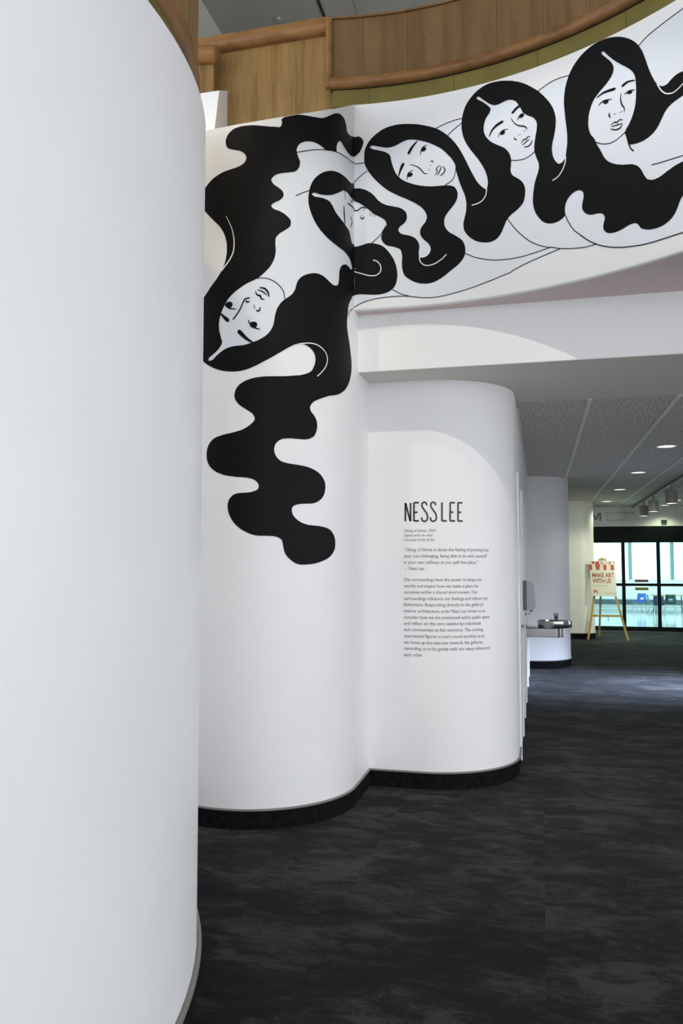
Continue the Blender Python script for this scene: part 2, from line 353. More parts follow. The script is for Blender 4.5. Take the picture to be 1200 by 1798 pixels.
# corridor columns (rounded corner walls)
def round_column(name, x0, y0, x1, r, label):
    c = (x1-r, y0+r)
    poly = [(x0, y0)]+arc(c, r, -PI/2, 0, 20)+[(x1, y0+r+.9), (x0, y0+r+.9)]
    struct(MB().prism(poly, 0, ZC-.001).build(name, paint, None, 35), label)
    base_strip(name[5:], [(x0, y0)]+arc(c, r, -PI/2, 0, 20)+[(x1, y0+r+.9)], 1)
round_column('wall_column_near', WX-.02, 12.6, .46, .6, 'rounded white wall end behind the drinking fountain')
round_column('wall_column_far', WX-.02, 17.75, 1.14, .3, 'far rounded white wall end beside the easel')

# three doors on the corridor side, seen edge-on
for i, (y0, y1) in enumerate(((6.76, 7.75), (8.58, 9.6), (10.75, 11.77))):
    d = struct(MB().box(WX-.01, WX+.004, y0+.07, y1-.07, .01, 2.30).build('door_%d' % (i+2), white_gloss), 'white corridor door seen almost edge-on')
    MB().box(WX, WX+.016, y0, y0+.07, 0, 2.36).build('door_jamb', white_gloss, d)
    MB().box(WX, WX+.016, y1-.07, y1, 0, 2.36).build('door_jamb', white_gloss, d)
    MB().box(WX, WX+.016, y0+.07, y1-.07, 2.29, 2.36).build('door_head', white_gloss, d)
    MB().lathe((WX+.03, y1-.14, 1.02), [(.024, -.012), (.024, .012)], 12).build('door_knob', steel, d)

# ------------------------------------------------------------------ far wall and sliding glass doors
struct(MB().box(WX, 4.4, 20.0, 20.2, 2.475, 3.2).build('wall_far', paint), 'wall above the glass doors at the corridor end')
struct(MB().box(WX, 1.16, 20.0, 20.2, 0, 2.475).build('wall_far_side', paint))
dr = struct(MB().box(1.16, 4.3, 20.0, 20.14, 2.09, 2.475).build('door_1', frame_m), 'dark framed sliding glass doors at the corridor end')
def part(name, m, x0, x1, y0, y1, z0, z1, p=None): return MB().box(x0, x1, y0, y1, z0, z1).build(name, m, p or dr)
part('jamb', frame_m, 1.16, 1.215, 20.0, 20.14, 0, 2.09)
for x in (1.895, 2.68, 3.44): part('stile', frame_m, x, x+.075, 20.02, 20.1, 0, 2.09)
for x0, x1 in ((1.215, 1.895), (1.97, 2.68), (2.755, 3.44), (3.515, 4.3)):
    part('mid_rail', frame_m, x0, x1, 20.03, 20.09, 1.061, 1.125); part('bottom_rail', frame_m, x0, x1, 20.03, 20.09, .01, .108)
    part('pane', glass, x0, x1, 20.055, 20.061, 1.125, 2.09); part('pane', glass, x0, x1, 20.055, 20.061, .108, 1.061)
part('threshold', steel, 1.16, 4.3, 19.93, 20.05, 0, .012)
# gallery beyond
struct(MB().box(-.5, 12, 31.0, 31.2, 0, .975).build('wall_gallery', white_far), 'low white wall under the far windows')
struct(MB().box(-.5, 12, 30.97, 31.0, 0, .0).box(-.5, 12, 30.95, 31.0, .1, .28).build('baseboard_gallery', mat('blue_grey_baseboard', (.09, .12, .15), .5)))
struct(MB().box(-.5, 12, 20.2, 31.2, 3.05, 3.2).build('ceiling_gallery', white_far)); struct(MB().box(-.5, -.3, 20.2, 31.2, 0, 3.05).build('wall_gallery_left', white_far))
win = struct(MB().box(-.3, 12, 30.98, 31.12, .975, 1.0).build('window_1', white_far), 'bright window band at the far end of the gallery')
mull = mat('grey_green_mullion', (.16, .25, .25), .4)
xm = (-.3, .35, 1.79, 3.23, 4.67, 6.11, 7.55, 9, 12)
for a, b in zip(xm, xm[1:]): MB().box(a, b, 31.04, 31.048, 1.0, 3.05).build('pane', glass, win)
for x in xm[1:-1]: MB().box(x-.06, x+.06, 31.0, 31.1, 1.0, 3.05).build('mullion', mull, win)

HAIR_A=[(-0.718,4.436),(-0.717,4.428),(-0.715,4.419),(-0.715,4.410),(-0.717,4.402),(-0.719,4.394),(-0.723,4.387),(-0.735,4.381),(-0.750,4.381),(-0.765,4.381),(-0.786,4.379),(-0.806,4.379),(-0.827,4.380),(-0.850,4.381),(-0.874,4.382),(-0.898,4.383),(-0.922,4.382),(-0.947,4.381),(-0.971,4.379),(-0.989,4.375),(-1.007,4.371),(-1.024,4.365),(-1.038,4.356),(-1.051,4.345),(-1.062,4.332),(-1.070,4.318),(-1.076,4.303),(-1.078,4.286),(-1.076,4.273),(-1.073,4.259),(-1.066,4.248),(-1.054,4.239),(-1.038,4.233),(-1.023,4.229),(-1.008,4.225),(-0.994,4.222),(-0.980,4.218),(-0.969,4.212),(-0.959,4.205),(-0.951,4.197),(-0.945,4.188),(-0.941,4.178),(-0.940,4.168),(-0.942,4.157),(-0.947,4.146),(-0.953,4.137),(-0.964,4.128),(-0.976,4.121),(-0.990,4.115),(-1.007,4.109),(-1.025,4.105),(-1.043,4.101),(-1.065,4.096),(-1.088,4.091),(-1.109,4.084),(-1.129,4.076),(-1.149,4.067),(-1.168,4.057),(-1.183,4.046),(-1.197,4.035),(-1.210,4.023),(-1.228,4.008),(-1.244,3.992),(-1.255,3.974),(-1.261,3.951),(-1.261,3.925),(-1.254,3.899),(-1.244,3.882),(-1.231,3.865),(-1.217,3.848),(-1.200,3.829),(-1.182,3.809),(-1.164,3.791),(-1.146,3.772),(-1.128,3.754),(-1.111,3.735),(-1.098,3.715),(-1.086,3.694),(-1.077,3.673),(-1.071,3.654),(-1.066,3.634),(-1.063,3.614),(-1.062,3.590),(-1.062,3.565),(-1.065,3.541),(-1.069,3.520),(-1.074,3.500),(-1.081,3.480),(-1.090,3.460),(-1.101,3.440),(-1.114,3.421),(-1.131,3.398),(-1.151,3.377),(-1.171,3.355),(-1.185,3.338),(-1.199,3.321),(-1.214,3.304),(-1.229,3.288),(-1.245,3.272),(-1.258,3.255),(-1.278,3.205),(-1.283,3.149),(-1.283,3.091),(-1.286,3.038),(-1.285,2.984),(-1.267,2.932),(-1.254,2.911),(-1.238,2.892),(-1.220,2.874),(-1.203,2.860),(-1.184,2.848),(-1.165,2.837),(-1.142,2.825),(-1.119,2.816),(-1.096,2.808),(-1.070,2.802),(-1.045,2.798),(-1.020,2.796),(-0.996,2.796),(-0.971,2.798),(-0.948,2.802),(-0.927,2.808),(-0.907,2.815),(-0.887,2.824),(-0.864,2.835),(-0.840,2.848),(-0.817,2.861),(-0.790,2.877),(-0.763,2.893),(-0.737,2.911),(-0.713,2.926),(-0.689,2.942),(-0.664,2.958),(-0.647,2.968),(-0.629,2.979),(-0.610,2.986),(-0.603,2.988),(-0.596,2.989),(-0.588,2.990),(-0.577,2.990),(-0.565,2.989),(-0.554,2.988),(-0.540,2.984),(-0.526,2.978),(-0.513,2.971),(-0.501,2.962),(-0.491,2.951),(-0.483,2.939),(-0.478,2.926),(-0.476,2.912),(-0.476,2.898),(-0.478,2.883),(-0.483,2.868),(-0.489,2.854),(-0.495,2.841),(-0.503,2.829),(-0.513,2.819),(-0.529,2.809),(-0.547,2.801),(-0.565,2.795),(-0.591,2.787),(-0.617,2.783),(-0.642,2.779),(-0.674,2.774),(-0.705,2.771),(-0.736,2.769),(-0.766,2.767),(-0.797,2.766),(-0.827,2.763),(-0.854,2.759),(-0.881,2.754),(-0.907,2.747),(-0.928,2.739),(-0.949,2.729),(-0.968,2.717),(-0.980,2.705),(-0.990,2.692),(-0.998,2.677),(-1.002,2.662),(-1.004,2.647),(-1.003,2.631),(-0.997,2.617),(-0.988,2.603),(-0.977,2.590),(-0.961,2.576),(-0.943,2.565),(-0.926,2.554),(-0.911,2.544),(-0.896,2.535),(-0.885,2.523),(-0.880,2.514),(-0.876,2.503),(-0.875,2.493),(-0.880,2.482),(-0.889,2.472),(-0.900,2.462),(-0.914,2.451),(-0.929,2.441),(-0.945,2.432),(-0.964,2.424),(-0.985,2.419),(-1.006,2.413),(-1.031,2.408),(-1.056,2.404),(-1.080,2.399),(-1.102,2.393),(-1.123,2.387),(-1.142,2.378),(-1.157,2.366),(-1.170,2.351),(-1.180,2.335),(-1.187,2.317),(-1.190,2.298),(-1.191,2.279),(-1.190,2.262),(-1.187,2.244),(-1.181,2.228),(-1.170,2.210),(-1.156,2.194),(-1.139,2.180),(-1.117,2.166),(-1.092,2.156),(-1.067,2.147),(-1.039,2.141),(-1.011,2.137),(-0.983,2.133),(-0.959,2.132),(-0.935,2.130),(-0.912,2.127),(-0.896,2.123),(-0.881,2.118),(-0.867,2.110),(-0.858,2.101),(-0.851,2.091),(-0.847,2.080),(-0.848,2.073),(-0.849,2.066),(-0.852,2.060),(-0.860,2.052),(-0.871,2.047),(-0.882,2.043),(-0.901,2.038),(-0.921,2.036),(-0.942,2.035),(-0.961,2.034),(-0.980,2.032),(-0.998,2.027),(-1.011,2.019),(-1.022,2.008),(-1.032,1.996),(-1.037,1.982),(-1.041,1.966),(-1.042,1.951),(-1.040,1.934),(-1.036,1.917),(-1.031,1.901),(-1.021,1.881),(-1.010,1.862),(-0.996,1.845),(-0.979,1.828),(-0.960,1.813),(-0.940,1.800),(-0.917,1.789),(-0.894,1.779),(-0.870,1.772),(-0.844,1.769),(-0.817,1.769),(-0.791,1.769),(-0.772,1.768),(-0.753,1.767),(-0.736,1.763),(-0.724,1.759),(-0.714,1.753),(-0.705,1.746),(-0.700,1.736),(-0.697,1.724),(-0.695,1.711),(-0.692,1.696),(-0.689,1.681),(-0.684,1.667),(-0.676,1.652),(-0.665,1.639),(-0.653,1.627),(-0.638,1.615),(-0.622,1.604),(-0.605,1.597),(-0.584,1.592),(-0.561,1.591),(-0.538,1.592),(-0.507,1.594),(-0.474,1.599),(-0.441,1.607),(-0.414,1.615),(-0.385,1.625),(-0.359,1.638),(-0.342,1.650),(-0.326,1.664),(-0.313,1.680),(-0.305,1.696),(-0.301,1.714),(-0.301,1.732),(-0.302,1.750),(-0.308,1.768),(-0.317,1.784),(-0.329,1.797),(-0.343,1.809),(-0.360,1.819),(-0.382,1.826),(-0.406,1.831),(-0.429,1.834),(-0.459,1.837),(-0.488,1.838),(-0.516,1.840),(-0.536,1.843),(-0.555,1.848),(-0.573,1.854),(-0.589,1.862),(-0.604,1.872),(-0.617,1.883),(-0.626,1.894),(-0.634,1.905),(-0.638,1.918),(-0.640,1.928),(-0.639,1.939),(-0.636,1.948),(-0.629,1.956),(-0.618,1.962),(-0.606,1.966),(-0.585,1.971),(-0.563,1.972),(-0.540,1.974),(-0.518,1.975),(-0.495,1.977),(-0.474,1.983),(-0.456,1.990),(-0.438,2.001),(-0.423,2.013),(-0.410,2.029),(-0.401,2.047),(-0.396,2.066),(-0.393,2.085),(-0.395,2.105),(-0.400,2.123),(-0.411,2.141),(-0.426,2.158),(-0.443,2.172),(-0.466,2.185),(-0.491,2.195),(-0.517,2.203),(-0.543,2.209),(-0.570,2.213),(-0.597,2.216),(-0.618,2.218),(-0.640,2.220),(-0.661,2.222),(-0.679,2.226),(-0.697,2.230),(-0.713,2.237),(-0.724,2.245),(-0.735,2.256),(-0.743,2.268),(-0.749,2.281),(-0.753,2.294),(-0.754,2.308),(-0.752,2.320),(-0.749,2.333),(-0.744,2.344),(-0.735,2.354),(-0.725,2.363),(-0.713,2.370),(-0.697,2.376),(-0.679,2.378),(-0.662,2.380),(-0.640,2.381),(-0.619,2.380),(-0.597,2.380),(-0.575,2.380),(-0.552,2.380),(-0.529,2.384),(-0.514,2.390),(-0.500,2.397),(-0.487,2.406),(-0.478,2.418),(-0.471,2.431),(-0.466,2.444),(-0.462,2.462),(-0.461,2.480),(-0.463,2.497),(-0.467,2.511),(-0.474,2.524),(-0.482,2.536),(-0.492,2.547),(-0.504,2.558),(-0.512,2.569),(-0.514,2.576),(-0.516,2.583),(-0.516,2.590),(-0.512,2.602),(-0.504,2.613),(-0.494,2.624),(-0.480,2.634),(-0.462,2.643),(-0.444,2.651),(-0.418,2.662),(-0.390,2.673),(-0.361,2.684),(-0.330,2.691),(-0.297,2.699),(-0.263,2.710),(-0.236,2.724),(-0.208,2.740),(-0.183,2.757),(-0.158,2.779),(-0.138,2.802),(-0.120,2.825),(-0.106,2.846),(-0.096,2.867),(-0.087,2.887),(-0.080,2.915),(-0.079,2.941),(-0.080,2.967),(-0.085,2.988),(-0.092,3.009),(-0.099,3.029),(-0.106,3.050),(-0.112,3.070),(-0.120,3.090),(-0.129,3.110),(-0.139,3.130),(-0.146,3.150),(-0.153,3.170),(-0.157,3.191),(-0.159,3.213),(-0.157,3.236),(-0.152,3.259),(-0.146,3.283),(-0.144,3.302),(-0.141,3.322),(-0.133,3.343),(-0.123,3.358),(-0.111,3.374),(-0.096,3.391),(-0.085,3.401),(-0.074,3.411),(-0.069,3.416),(-0.069,3.463),(-0.069,3.550),(-0.069,3.597),(-0.078,3.600),(-0.098,3.606),(-0.119,3.610),(-0.139,3.613),(-0.160,3.614),(-0.182,3.611),(-0.197,3.605),(-0.212,3.598),(-0.225,3.591),(-0.242,3.574),(-0.252,3.555),(-0.258,3.537),(-0.261,3.518),(-0.261,3.499),(-0.263,3.480),(-0.266,3.465),(-0.270,3.449),(-0.281,3.437),(-0.292,3.433),(-0.304,3.429),(-0.315,3.428),(-0.333,3.429),(-0.348,3.436),(-0.362,3.442),(-0.381,3.451),(-0.399,3.459),(-0.419,3.466),(-0.436,3.468),(-0.454,3.470),(-0.471,3.469),(-0.492,3.466),(-0.513,3.459),(-0.533,3.452),(-0.551,3.443),(-0.569,3.433),(-0.584,3.421),(-0.595,3.409),(-0.605,3.395),(-0.612,3.380),(-0.616,3.366),(-0.619,3.351),(-0.623,3.337),(-0.629,3.325),(-0.636,3.313),(-0.644,3.302),(-0.663,3.285),(-0.683,3.270),(-0.702,3.254),(-0.716,3.239),(-0.728,3.222),(-0.738,3.205),(-0.744,3.189),(-0.749,3.173),(-0.753,3.157),(-0.756,3.136),(-0.759,3.115),(-0.763,3.094),(-0.770,3.078),(-0.778,3.061),(-0.788,3.047),(-0.803,3.030),(-0.820,3.016),(-0.838,3.004),(-0.857,2.993),(-0.878,2.985),(-0.898,2.977),(-0.915,2.971),(-0.932,2.966),(-0.949,2.962),(-0.969,2.960),(-0.990,2.959),(-1.011,2.957),(-1.029,2.954),(-1.047,2.950),(-1.064,2.944),(-1.083,2.934),(-1.101,2.923),(-1.119,2.911),(-1.136,2.896),(-1.152,2.881),(-1.172,2.876),(-1.176,2.876),(-1.179,2.876),(-1.182,2.878),(-1.183,2.880),(-1.184,2.882),(-1.185,2.884),(-1.179,2.898),(-1.160,2.909),(-1.142,2.920),(-1.128,2.932),(-1.114,2.944),(-1.103,2.957),(-1.097,2.966),(-1.092,2.975),(-1.089,2.985),(-1.089,2.995),(-1.093,3.006),(-1.096,3.016),(-1.101,3.034),(-1.106,3.051),(-1.110,3.069),(-1.111,3.086),(-1.112,3.104),(-1.110,3.121),(-1.108,3.136),(-1.104,3.152),(-1.100,3.167),(-1.093,3.184),(-1.086,3.200),(-1.078,3.216),(-1.068,3.233),(-1.058,3.250),(-1.046,3.266),(-1.030,3.283),(-1.012,3.299),(-0.993,3.314),(-0.973,3.328),(-0.953,3.341),(-0.932,3.354),(-0.910,3.365),(-0.887,3.375),(-0.866,3.388),(-0.846,3.402),(-0.828,3.419),(-0.811,3.437),(-0.800,3.449),(-0.790,3.461),(-0.780,3.475),(-0.773,3.489),(-0.766,3.503),(-0.760,3.518),(-0.755,3.535),(-0.752,3.553),(-0.750,3.571),(-0.751,3.585),(-0.752,3.599),(-0.753,3.612),(-0.753,3.627),(-0.753,3.641),(-0.751,3.654),(-0.745,3.664),(-0.738,3.674),(-0.730,3.683),(-0.717,3.694),(-0.703,3.703),(-0.689,3.714),(-0.677,3.723),(-0.665,3.733),(-0.657,3.745),(-0.654,3.755),(-0.653,3.766),(-0.654,3.777),(-0.660,3.789),(-0.672,3.800),(-0.684,3.809),(-0.698,3.819),(-0.715,3.826),(-0.731,3.833),(-0.746,3.836),(-0.761,3.840),(-0.772,3.847),(-0.776,3.851),(-0.779,3.857),(-0.781,3.862),(-0.777,3.870),(-0.767,3.878),(-0.757,3.885),(-0.745,3.892),(-0.732,3.899),(-0.721,3.908),(-0.713,3.916),(-0.707,3.924),(-0.702,3.933),(-0.702,3.942),(-0.703,3.951),(-0.706,3.959),(-0.712,3.968),(-0.722,3.976),(-0.732,3.982),(-0.744,3.990),(-0.757,3.996),(-0.768,4.005),(-0.774,4.013),(-0.779,4.021),(-0.782,4.030),(-0.778,4.040),(-0.771,4.050),(-0.763,4.058),(-0.751,4.067),(-0.737,4.073),(-0.722,4.079),(-0.701,4.085),(-0.680,4.090),(-0.658,4.096),(-0.645,4.100),(-0.632,4.105),(-0.620,4.112),(-0.611,4.121),(-0.604,4.132),(-0.598,4.143),(-0.595,4.154),(-0.593,4.166),(-0.593,4.177),(-0.595,4.187),(-0.600,4.197),(-0.604,4.206),(-0.608,4.216),(-0.612,4.226),(-0.615,4.236),(-0.616,4.245),(-0.617,4.254),(-0.615,4.263),(-0.610,4.276),(-0.603,4.289),(-0.593,4.300),(-0.580,4.310),(-0.564,4.319),(-0.547,4.326),(-0.527,4.332),(-0.507,4.336),(-0.486,4.337),(-0.469,4.336),(-0.451,4.334),(-0.434,4.330),(-0.418,4.326),(-0.403,4.320),(-0.395,4.318),(-0.387,4.320),(-0.368,4.326),(-0.348,4.331),(-0.324,4.337),(-0.299,4.344),(-0.287,4.347),(-0.289,4.358),(-0.290,4.381),(-0.282,4.406),(-0.274,4.417),(-0.264,4.429),(-0.254,4.437),(-0.238,4.440),(-0.221,4.432),(-0.204,4.424),(-0.182,4.417),(-0.160,4.410),(-0.132,4.407),(-0.105,4.409),(-0.072,4.415),(-0.007,4.447),(0.004,4.449),(0.016,4.457),(0.027,4.466),(0.039,4.479),(0.048,4.494),(0.055,4.511),(0.061,4.526),(0.065,4.542),(0.065,4.557),(0.059,4.570),(0.049,4.583),(0.038,4.591),(0.024,4.593),(0.008,4.590),(-0.007,4.591),(-0.081,4.554),(-0.119,4.545),(-0.145,4.544),(-0.159,4.554),(-0.164,4.572),(-0.170,4.588),(-0.179,4.602),(-0.189,4.614),(-0.204,4.623),(-0.222,4.626),(-0.242,4.628),(-0.264,4.624),(-0.281,4.617),(-0.299,4.608),(-0.316,4.598),(-0.335,4.585),(-0.353,4.571),(-0.371,4.558),(-0.388,4.545),(-0.405,4.534),(-0.421,4.525),(-0.439,4.518),(-0.457,4.514),(-0.474,4.511),(-0.485,4.509),(-0.495,4.507),(-0.505,4.505),(-0.596,4.492),(-0.681,4.476)]
HAIR_B=[(-0.069,3.614),(-0.063,3.621),(-0.080,3.647),(-0.104,3.670),(-0.128,3.679),(-0.155,3.686),(-0.182,3.692),(-0.216,3.697),(-0.250,3.699),(-0.281,3.703),(-0.316,3.710),(-0.348,3.718),(-0.377,3.728),(-0.408,3.743),(-0.436,3.761),(-0.459,3.781),(-0.479,3.803),(-0.496,3.828),(-0.510,3.854),(-0.519,3.876),(-0.527,3.899),(-0.532,3.923),(-0.533,3.948),(-0.531,3.974),(-0.527,4.000),(-0.521,4.025),(-0.511,4.052),(-0.498,4.077),(-0.484,4.097),(-0.467,4.117),(-0.447,4.135),(-0.426,4.152),(-0.403,4.167),(-0.378,4.180),(-0.353,4.191),(-0.326,4.200),(-0.299,4.207),(-0.268,4.212),(-0.236,4.214),(-0.204,4.216),(-0.176,4.216),(-0.148,4.215),(-0.118,4.214),(-0.091,4.215),(-0.017,4.246),(-0.010,4.232),(-0.009,4.229),(-0.008,4.226),(-0.008,4.224),(0.002,4.218),(0.016,4.219),(0.030,4.218),(0.047,4.215),(0.064,4.209),(0.081,4.203),(0.098,4.193),(0.115,4.182),(0.130,4.169),(0.144,4.153),(0.157,4.135),(0.170,4.120),(0.183,4.109),(0.196,4.099),(0.210,4.091),(0.229,4.082),(0.250,4.076),(0.270,4.070),(0.290,4.064),(0.311,4.058),(0.330,4.049),(0.343,4.039),(0.355,4.028),(0.364,4.015),(0.368,4.002),(0.370,3.987),(0.369,3.974),(0.366,3.964),(0.360,3.954),(0.354,3.945),(0.345,3.937),(0.334,3.931),(0.324,3.923),(0.317,3.916),(0.312,3.908),(0.309,3.899),(0.311,3.890),(0.317,3.881),(0.324,3.873),(0.340,3.864),(0.359,3.859),(0.378,3.854),(0.396,3.846),(0.413,3.838),(0.428,3.826),(0.439,3.812),(0.448,3.796),(0.454,3.778),(0.455,3.759),(0.451,3.739),(0.450,3.719),(0.451,3.705),(0.453,3.692),(0.456,3.678),(0.460,3.668),(0.464,3.657),(0.466,3.652),(0.433,3.640),(0.372,3.618),(0.339,3.605),(0.338,3.612),(0.335,3.626),(0.333,3.641),(0.332,3.664),(0.334,3.687),(0.334,3.711),(0.332,3.727),(0.329,3.743),(0.323,3.757),(0.311,3.767),(0.295,3.774),(0.279,3.781),(0.258,3.787),(0.237,3.792),(0.219,3.801),(0.207,3.813),(0.197,3.828),(0.190,3.844),(0.189,3.862),(0.193,3.881),(0.200,3.899),(0.209,3.913),(0.221,3.927),(0.227,3.942),(0.226,3.951),(0.223,3.960),(0.220,3.968),(0.212,3.979),(0.201,3.988),(0.190,3.996),(0.174,4.006),(0.157,4.015),(0.140,4.025),(0.123,4.039),(0.107,4.055),(0.090,4.069),(0.074,4.083),(0.058,4.096),(0.040,4.108),(0.025,4.116),(0.009,4.122),(-0.005,4.131),(-0.014,4.141),(-0.079,4.115),(-0.102,4.116),(-0.126,4.118),(-0.148,4.121),(-0.172,4.121),(-0.199,4.114),(-0.226,4.106),(-0.230,4.105),(-0.228,4.105),(-0.227,4.106),(-0.225,4.106),(-0.227,4.100),(-0.255,4.082),(-0.282,4.065),(-0.304,4.051),(-0.326,4.038),(-0.348,4.028),(-0.377,4.016),(-0.406,4.008),(-0.434,4.002),(-0.459,4.001),(-0.483,4.001),(-0.502,3.992),(-0.504,3.990),(-0.505,3.988),(-0.506,3.986),(-0.506,3.984),(-0.505,3.982),(-0.504,3.981),(-0.484,3.974),(-0.452,3.979),(-0.420,3.984),(-0.400,3.984),(-0.381,3.984),(-0.363,3.981),(-0.351,3.976),(-0.341,3.968),(-0.332,3.961),(-0.321,3.950),(-0.310,3.939),(-0.299,3.928),(-0.283,3.919),(-0.264,3.911),(-0.245,3.903),(-0.225,3.896),(-0.204,3.889),(-0.182,3.882),(-0.160,3.876),(-0.138,3.870),(-0.119,3.862),(-0.106,3.848),(-0.099,3.832),(-0.088,3.817),(-0.078,3.807),(-0.066,3.799),(-0.011,3.812),(-0.010,3.810),(-0.009,3.809),(-0.008,3.807),(0.005,3.801),(0.023,3.802),(0.040,3.806),(0.057,3.810),(0.073,3.816),(0.090,3.820),(0.106,3.821),(0.123,3.820),(0.140,3.817),(0.160,3.811),(0.181,3.803),(0.199,3.793),(0.218,3.777),(0.234,3.758),(0.249,3.738),(0.262,3.718),(0.274,3.697),(0.283,3.675),(0.291,3.652),(0.296,3.627),(0.300,3.603),(0.301,3.583),(0.300,3.563),(0.297,3.543),(0.293,3.526),(0.286,3.509),(0.277,3.495),(0.263,3.482),(0.246,3.471),(0.228,3.463),(0.209,3.458),(0.189,3.454),(0.168,3.452),(0.142,3.452),(0.116,3.454),(0.089,3.457),(0.066,3.459),(0.042,3.461),(0.020,3.460),(0.007,3.457),(-0.005,3.454),(-0.059,3.429),(-0.079,3.416),(-0.096,3.403),(-0.103,3.397),(-0.103,3.421),(-0.103,3.473),(-0.103,3.526),(-0.110,3.548),(-0.117,3.569),(-0.103,3.596),(-0.094,3.604),(-0.083,3.613),(-0.074,3.618),(-0.072,3.617),(-0.070,3.616)]
HAIR_C=[(0.071,4.445),(0.071,4.462),(0.073,4.479),(0.076,4.496),(0.083,4.513),(0.091,4.530),(0.101,4.546),(0.116,4.565),(0.133,4.582),(0.152,4.598),(0.174,4.613),(0.197,4.627),(0.222,4.637),(0.251,4.645),(0.282,4.650),(0.312,4.652),(0.346,4.651),(0.379,4.647),(0.413,4.641),(0.446,4.634),(0.479,4.624),(0.512,4.612),(0.539,4.601),(0.566,4.588),(0.592,4.573),(0.616,4.555),(0.639,4.535),(0.660,4.514),(0.678,4.495),(0.694,4.475),(0.709,4.454),(0.723,4.432),(0.736,4.410),(0.748,4.387),(0.762,4.359),(0.774,4.332),(0.787,4.304),(0.799,4.275),(0.812,4.246),(0.825,4.217),(0.837,4.193),(0.849,4.168),(0.863,4.145),(0.875,4.129),(0.888,4.114),(0.902,4.100),(0.910,4.094),(0.918,4.087),(0.922,4.085),(0.921,4.069),(0.918,4.035),(0.910,4.003),(0.900,3.983),(0.887,3.964),(0.871,3.952),(0.839,3.951),(0.802,3.962),(0.781,3.984),(0.781,3.992),(0.781,4.000),(0.782,4.008),(0.781,4.029),(0.778,4.049),(0.774,4.069),(0.768,4.090),(0.759,4.111),(0.751,4.133),(0.742,4.157),(0.734,4.182),(0.727,4.207),(0.721,4.227),(0.716,4.248),(0.713,4.269),(0.712,4.274),(0.711,4.279),(0.711,4.284),(0.707,4.301),(0.701,4.317),(0.693,4.332),(0.683,4.349),(0.672,4.364),(0.659,4.379),(0.644,4.398),(0.628,4.416),(0.610,4.433),(0.591,4.448),(0.571,4.461),(0.551,4.474),(0.532,4.485),(0.512,4.495),(0.492,4.504),(0.472,4.512),(0.452,4.519),(0.432,4.525),(0.412,4.529),(0.392,4.532),(0.372,4.532),(0.355,4.528),(0.338,4.521),(0.322,4.515),(0.305,4.508),(0.289,4.501),(0.272,4.496),(0.255,4.494),(0.238,4.494),(0.222,4.495),(0.202,4.500),(0.182,4.506),(0.161,4.512),(0.146,4.516),(0.130,4.520),(0.117,4.516),(0.115,4.514),(0.112,4.511),(0.111,4.509),(0.112,4.506),(0.115,4.504),(0.117,4.501),(0.130,4.493),(0.146,4.488),(0.161,4.484),(0.182,4.477),(0.202,4.471),(0.221,4.463),(0.232,4.456),(0.243,4.448),(0.251,4.439),(0.257,4.426),(0.259,4.411),(0.261,4.397),(0.266,4.379),(0.270,4.362),(0.276,4.344),(0.283,4.326),(0.291,4.307),(0.301,4.290),(0.313,4.276),(0.326,4.262),(0.341,4.250),(0.359,4.238),(0.380,4.227),(0.400,4.218),(0.423,4.208),(0.446,4.200),(0.470,4.193),(0.496,4.186),(0.522,4.181),(0.549,4.177),(0.569,4.175),(0.588,4.174),(0.608,4.172),(0.625,4.171),(0.641,4.170),(0.657,4.167),(0.673,4.162),(0.689,4.156),(0.702,4.147),(0.710,4.135),(0.717,4.122),(0.721,4.108),(0.723,4.095),(0.722,4.082),(0.720,4.069),(0.715,4.053),(0.706,4.038),(0.696,4.024),(0.683,4.009),(0.669,3.995),(0.656,3.980),(0.646,3.968),(0.637,3.954),(0.631,3.940),(0.628,3.924),(0.628,3.907),(0.630,3.890),(0.636,3.875),(0.645,3.860),(0.655,3.847),(0.669,3.833),(0.687,3.822),(0.703,3.810),(0.721,3.797),(0.738,3.783),(0.752,3.768),(0.761,3.751),(0.767,3.733),(0.771,3.716),(0.772,3.696),(0.770,3.676),(0.765,3.658),(0.756,3.642),(0.744,3.627),(0.731,3.614),(0.712,3.599),(0.692,3.586),(0.672,3.573),(0.649,3.557),(0.627,3.541),(0.603,3.528),(0.581,3.517),(0.558,3.508),(0.534,3.503),(0.511,3.501),(0.488,3.503),(0.465,3.506),(0.441,3.513),(0.418,3.523),(0.396,3.535),(0.378,3.548),(0.361,3.562),(0.347,3.579),(0.339,3.603),(0.334,3.629),(0.333,3.641),(0.364,3.653),(0.423,3.676),(0.454,3.689),(0.461,3.688),(0.477,3.686),(0.491,3.687),(0.502,3.692),(0.512,3.698),(0.521,3.706),(0.527,3.716),(0.532,3.727),(0.534,3.739),(0.532,3.751),(0.527,3.764),(0.521,3.775),(0.509,3.789),(0.495,3.802),(0.482,3.815),(0.472,3.829),(0.464,3.843),(0.460,3.858),(0.460,3.871),(0.463,3.885),(0.468,3.897),(0.477,3.910),(0.488,3.921),(0.498,3.933),(0.503,3.946),(0.507,3.959),(0.508,3.972),(0.504,3.988),(0.497,4.004),(0.488,4.020),(0.474,4.037),(0.457,4.052),(0.439,4.066),(0.420,4.080),(0.400,4.092),(0.380,4.104),(0.357,4.117),(0.333,4.129),(0.310,4.142),(0.286,4.156),(0.263,4.169),(0.240,4.185),(0.216,4.204),(0.193,4.225),(0.171,4.247),(0.149,4.270),(0.129,4.294),(0.111,4.319),(0.097,4.339),(0.085,4.361),(0.076,4.383),(0.072,4.403),(0.071,4.424)]
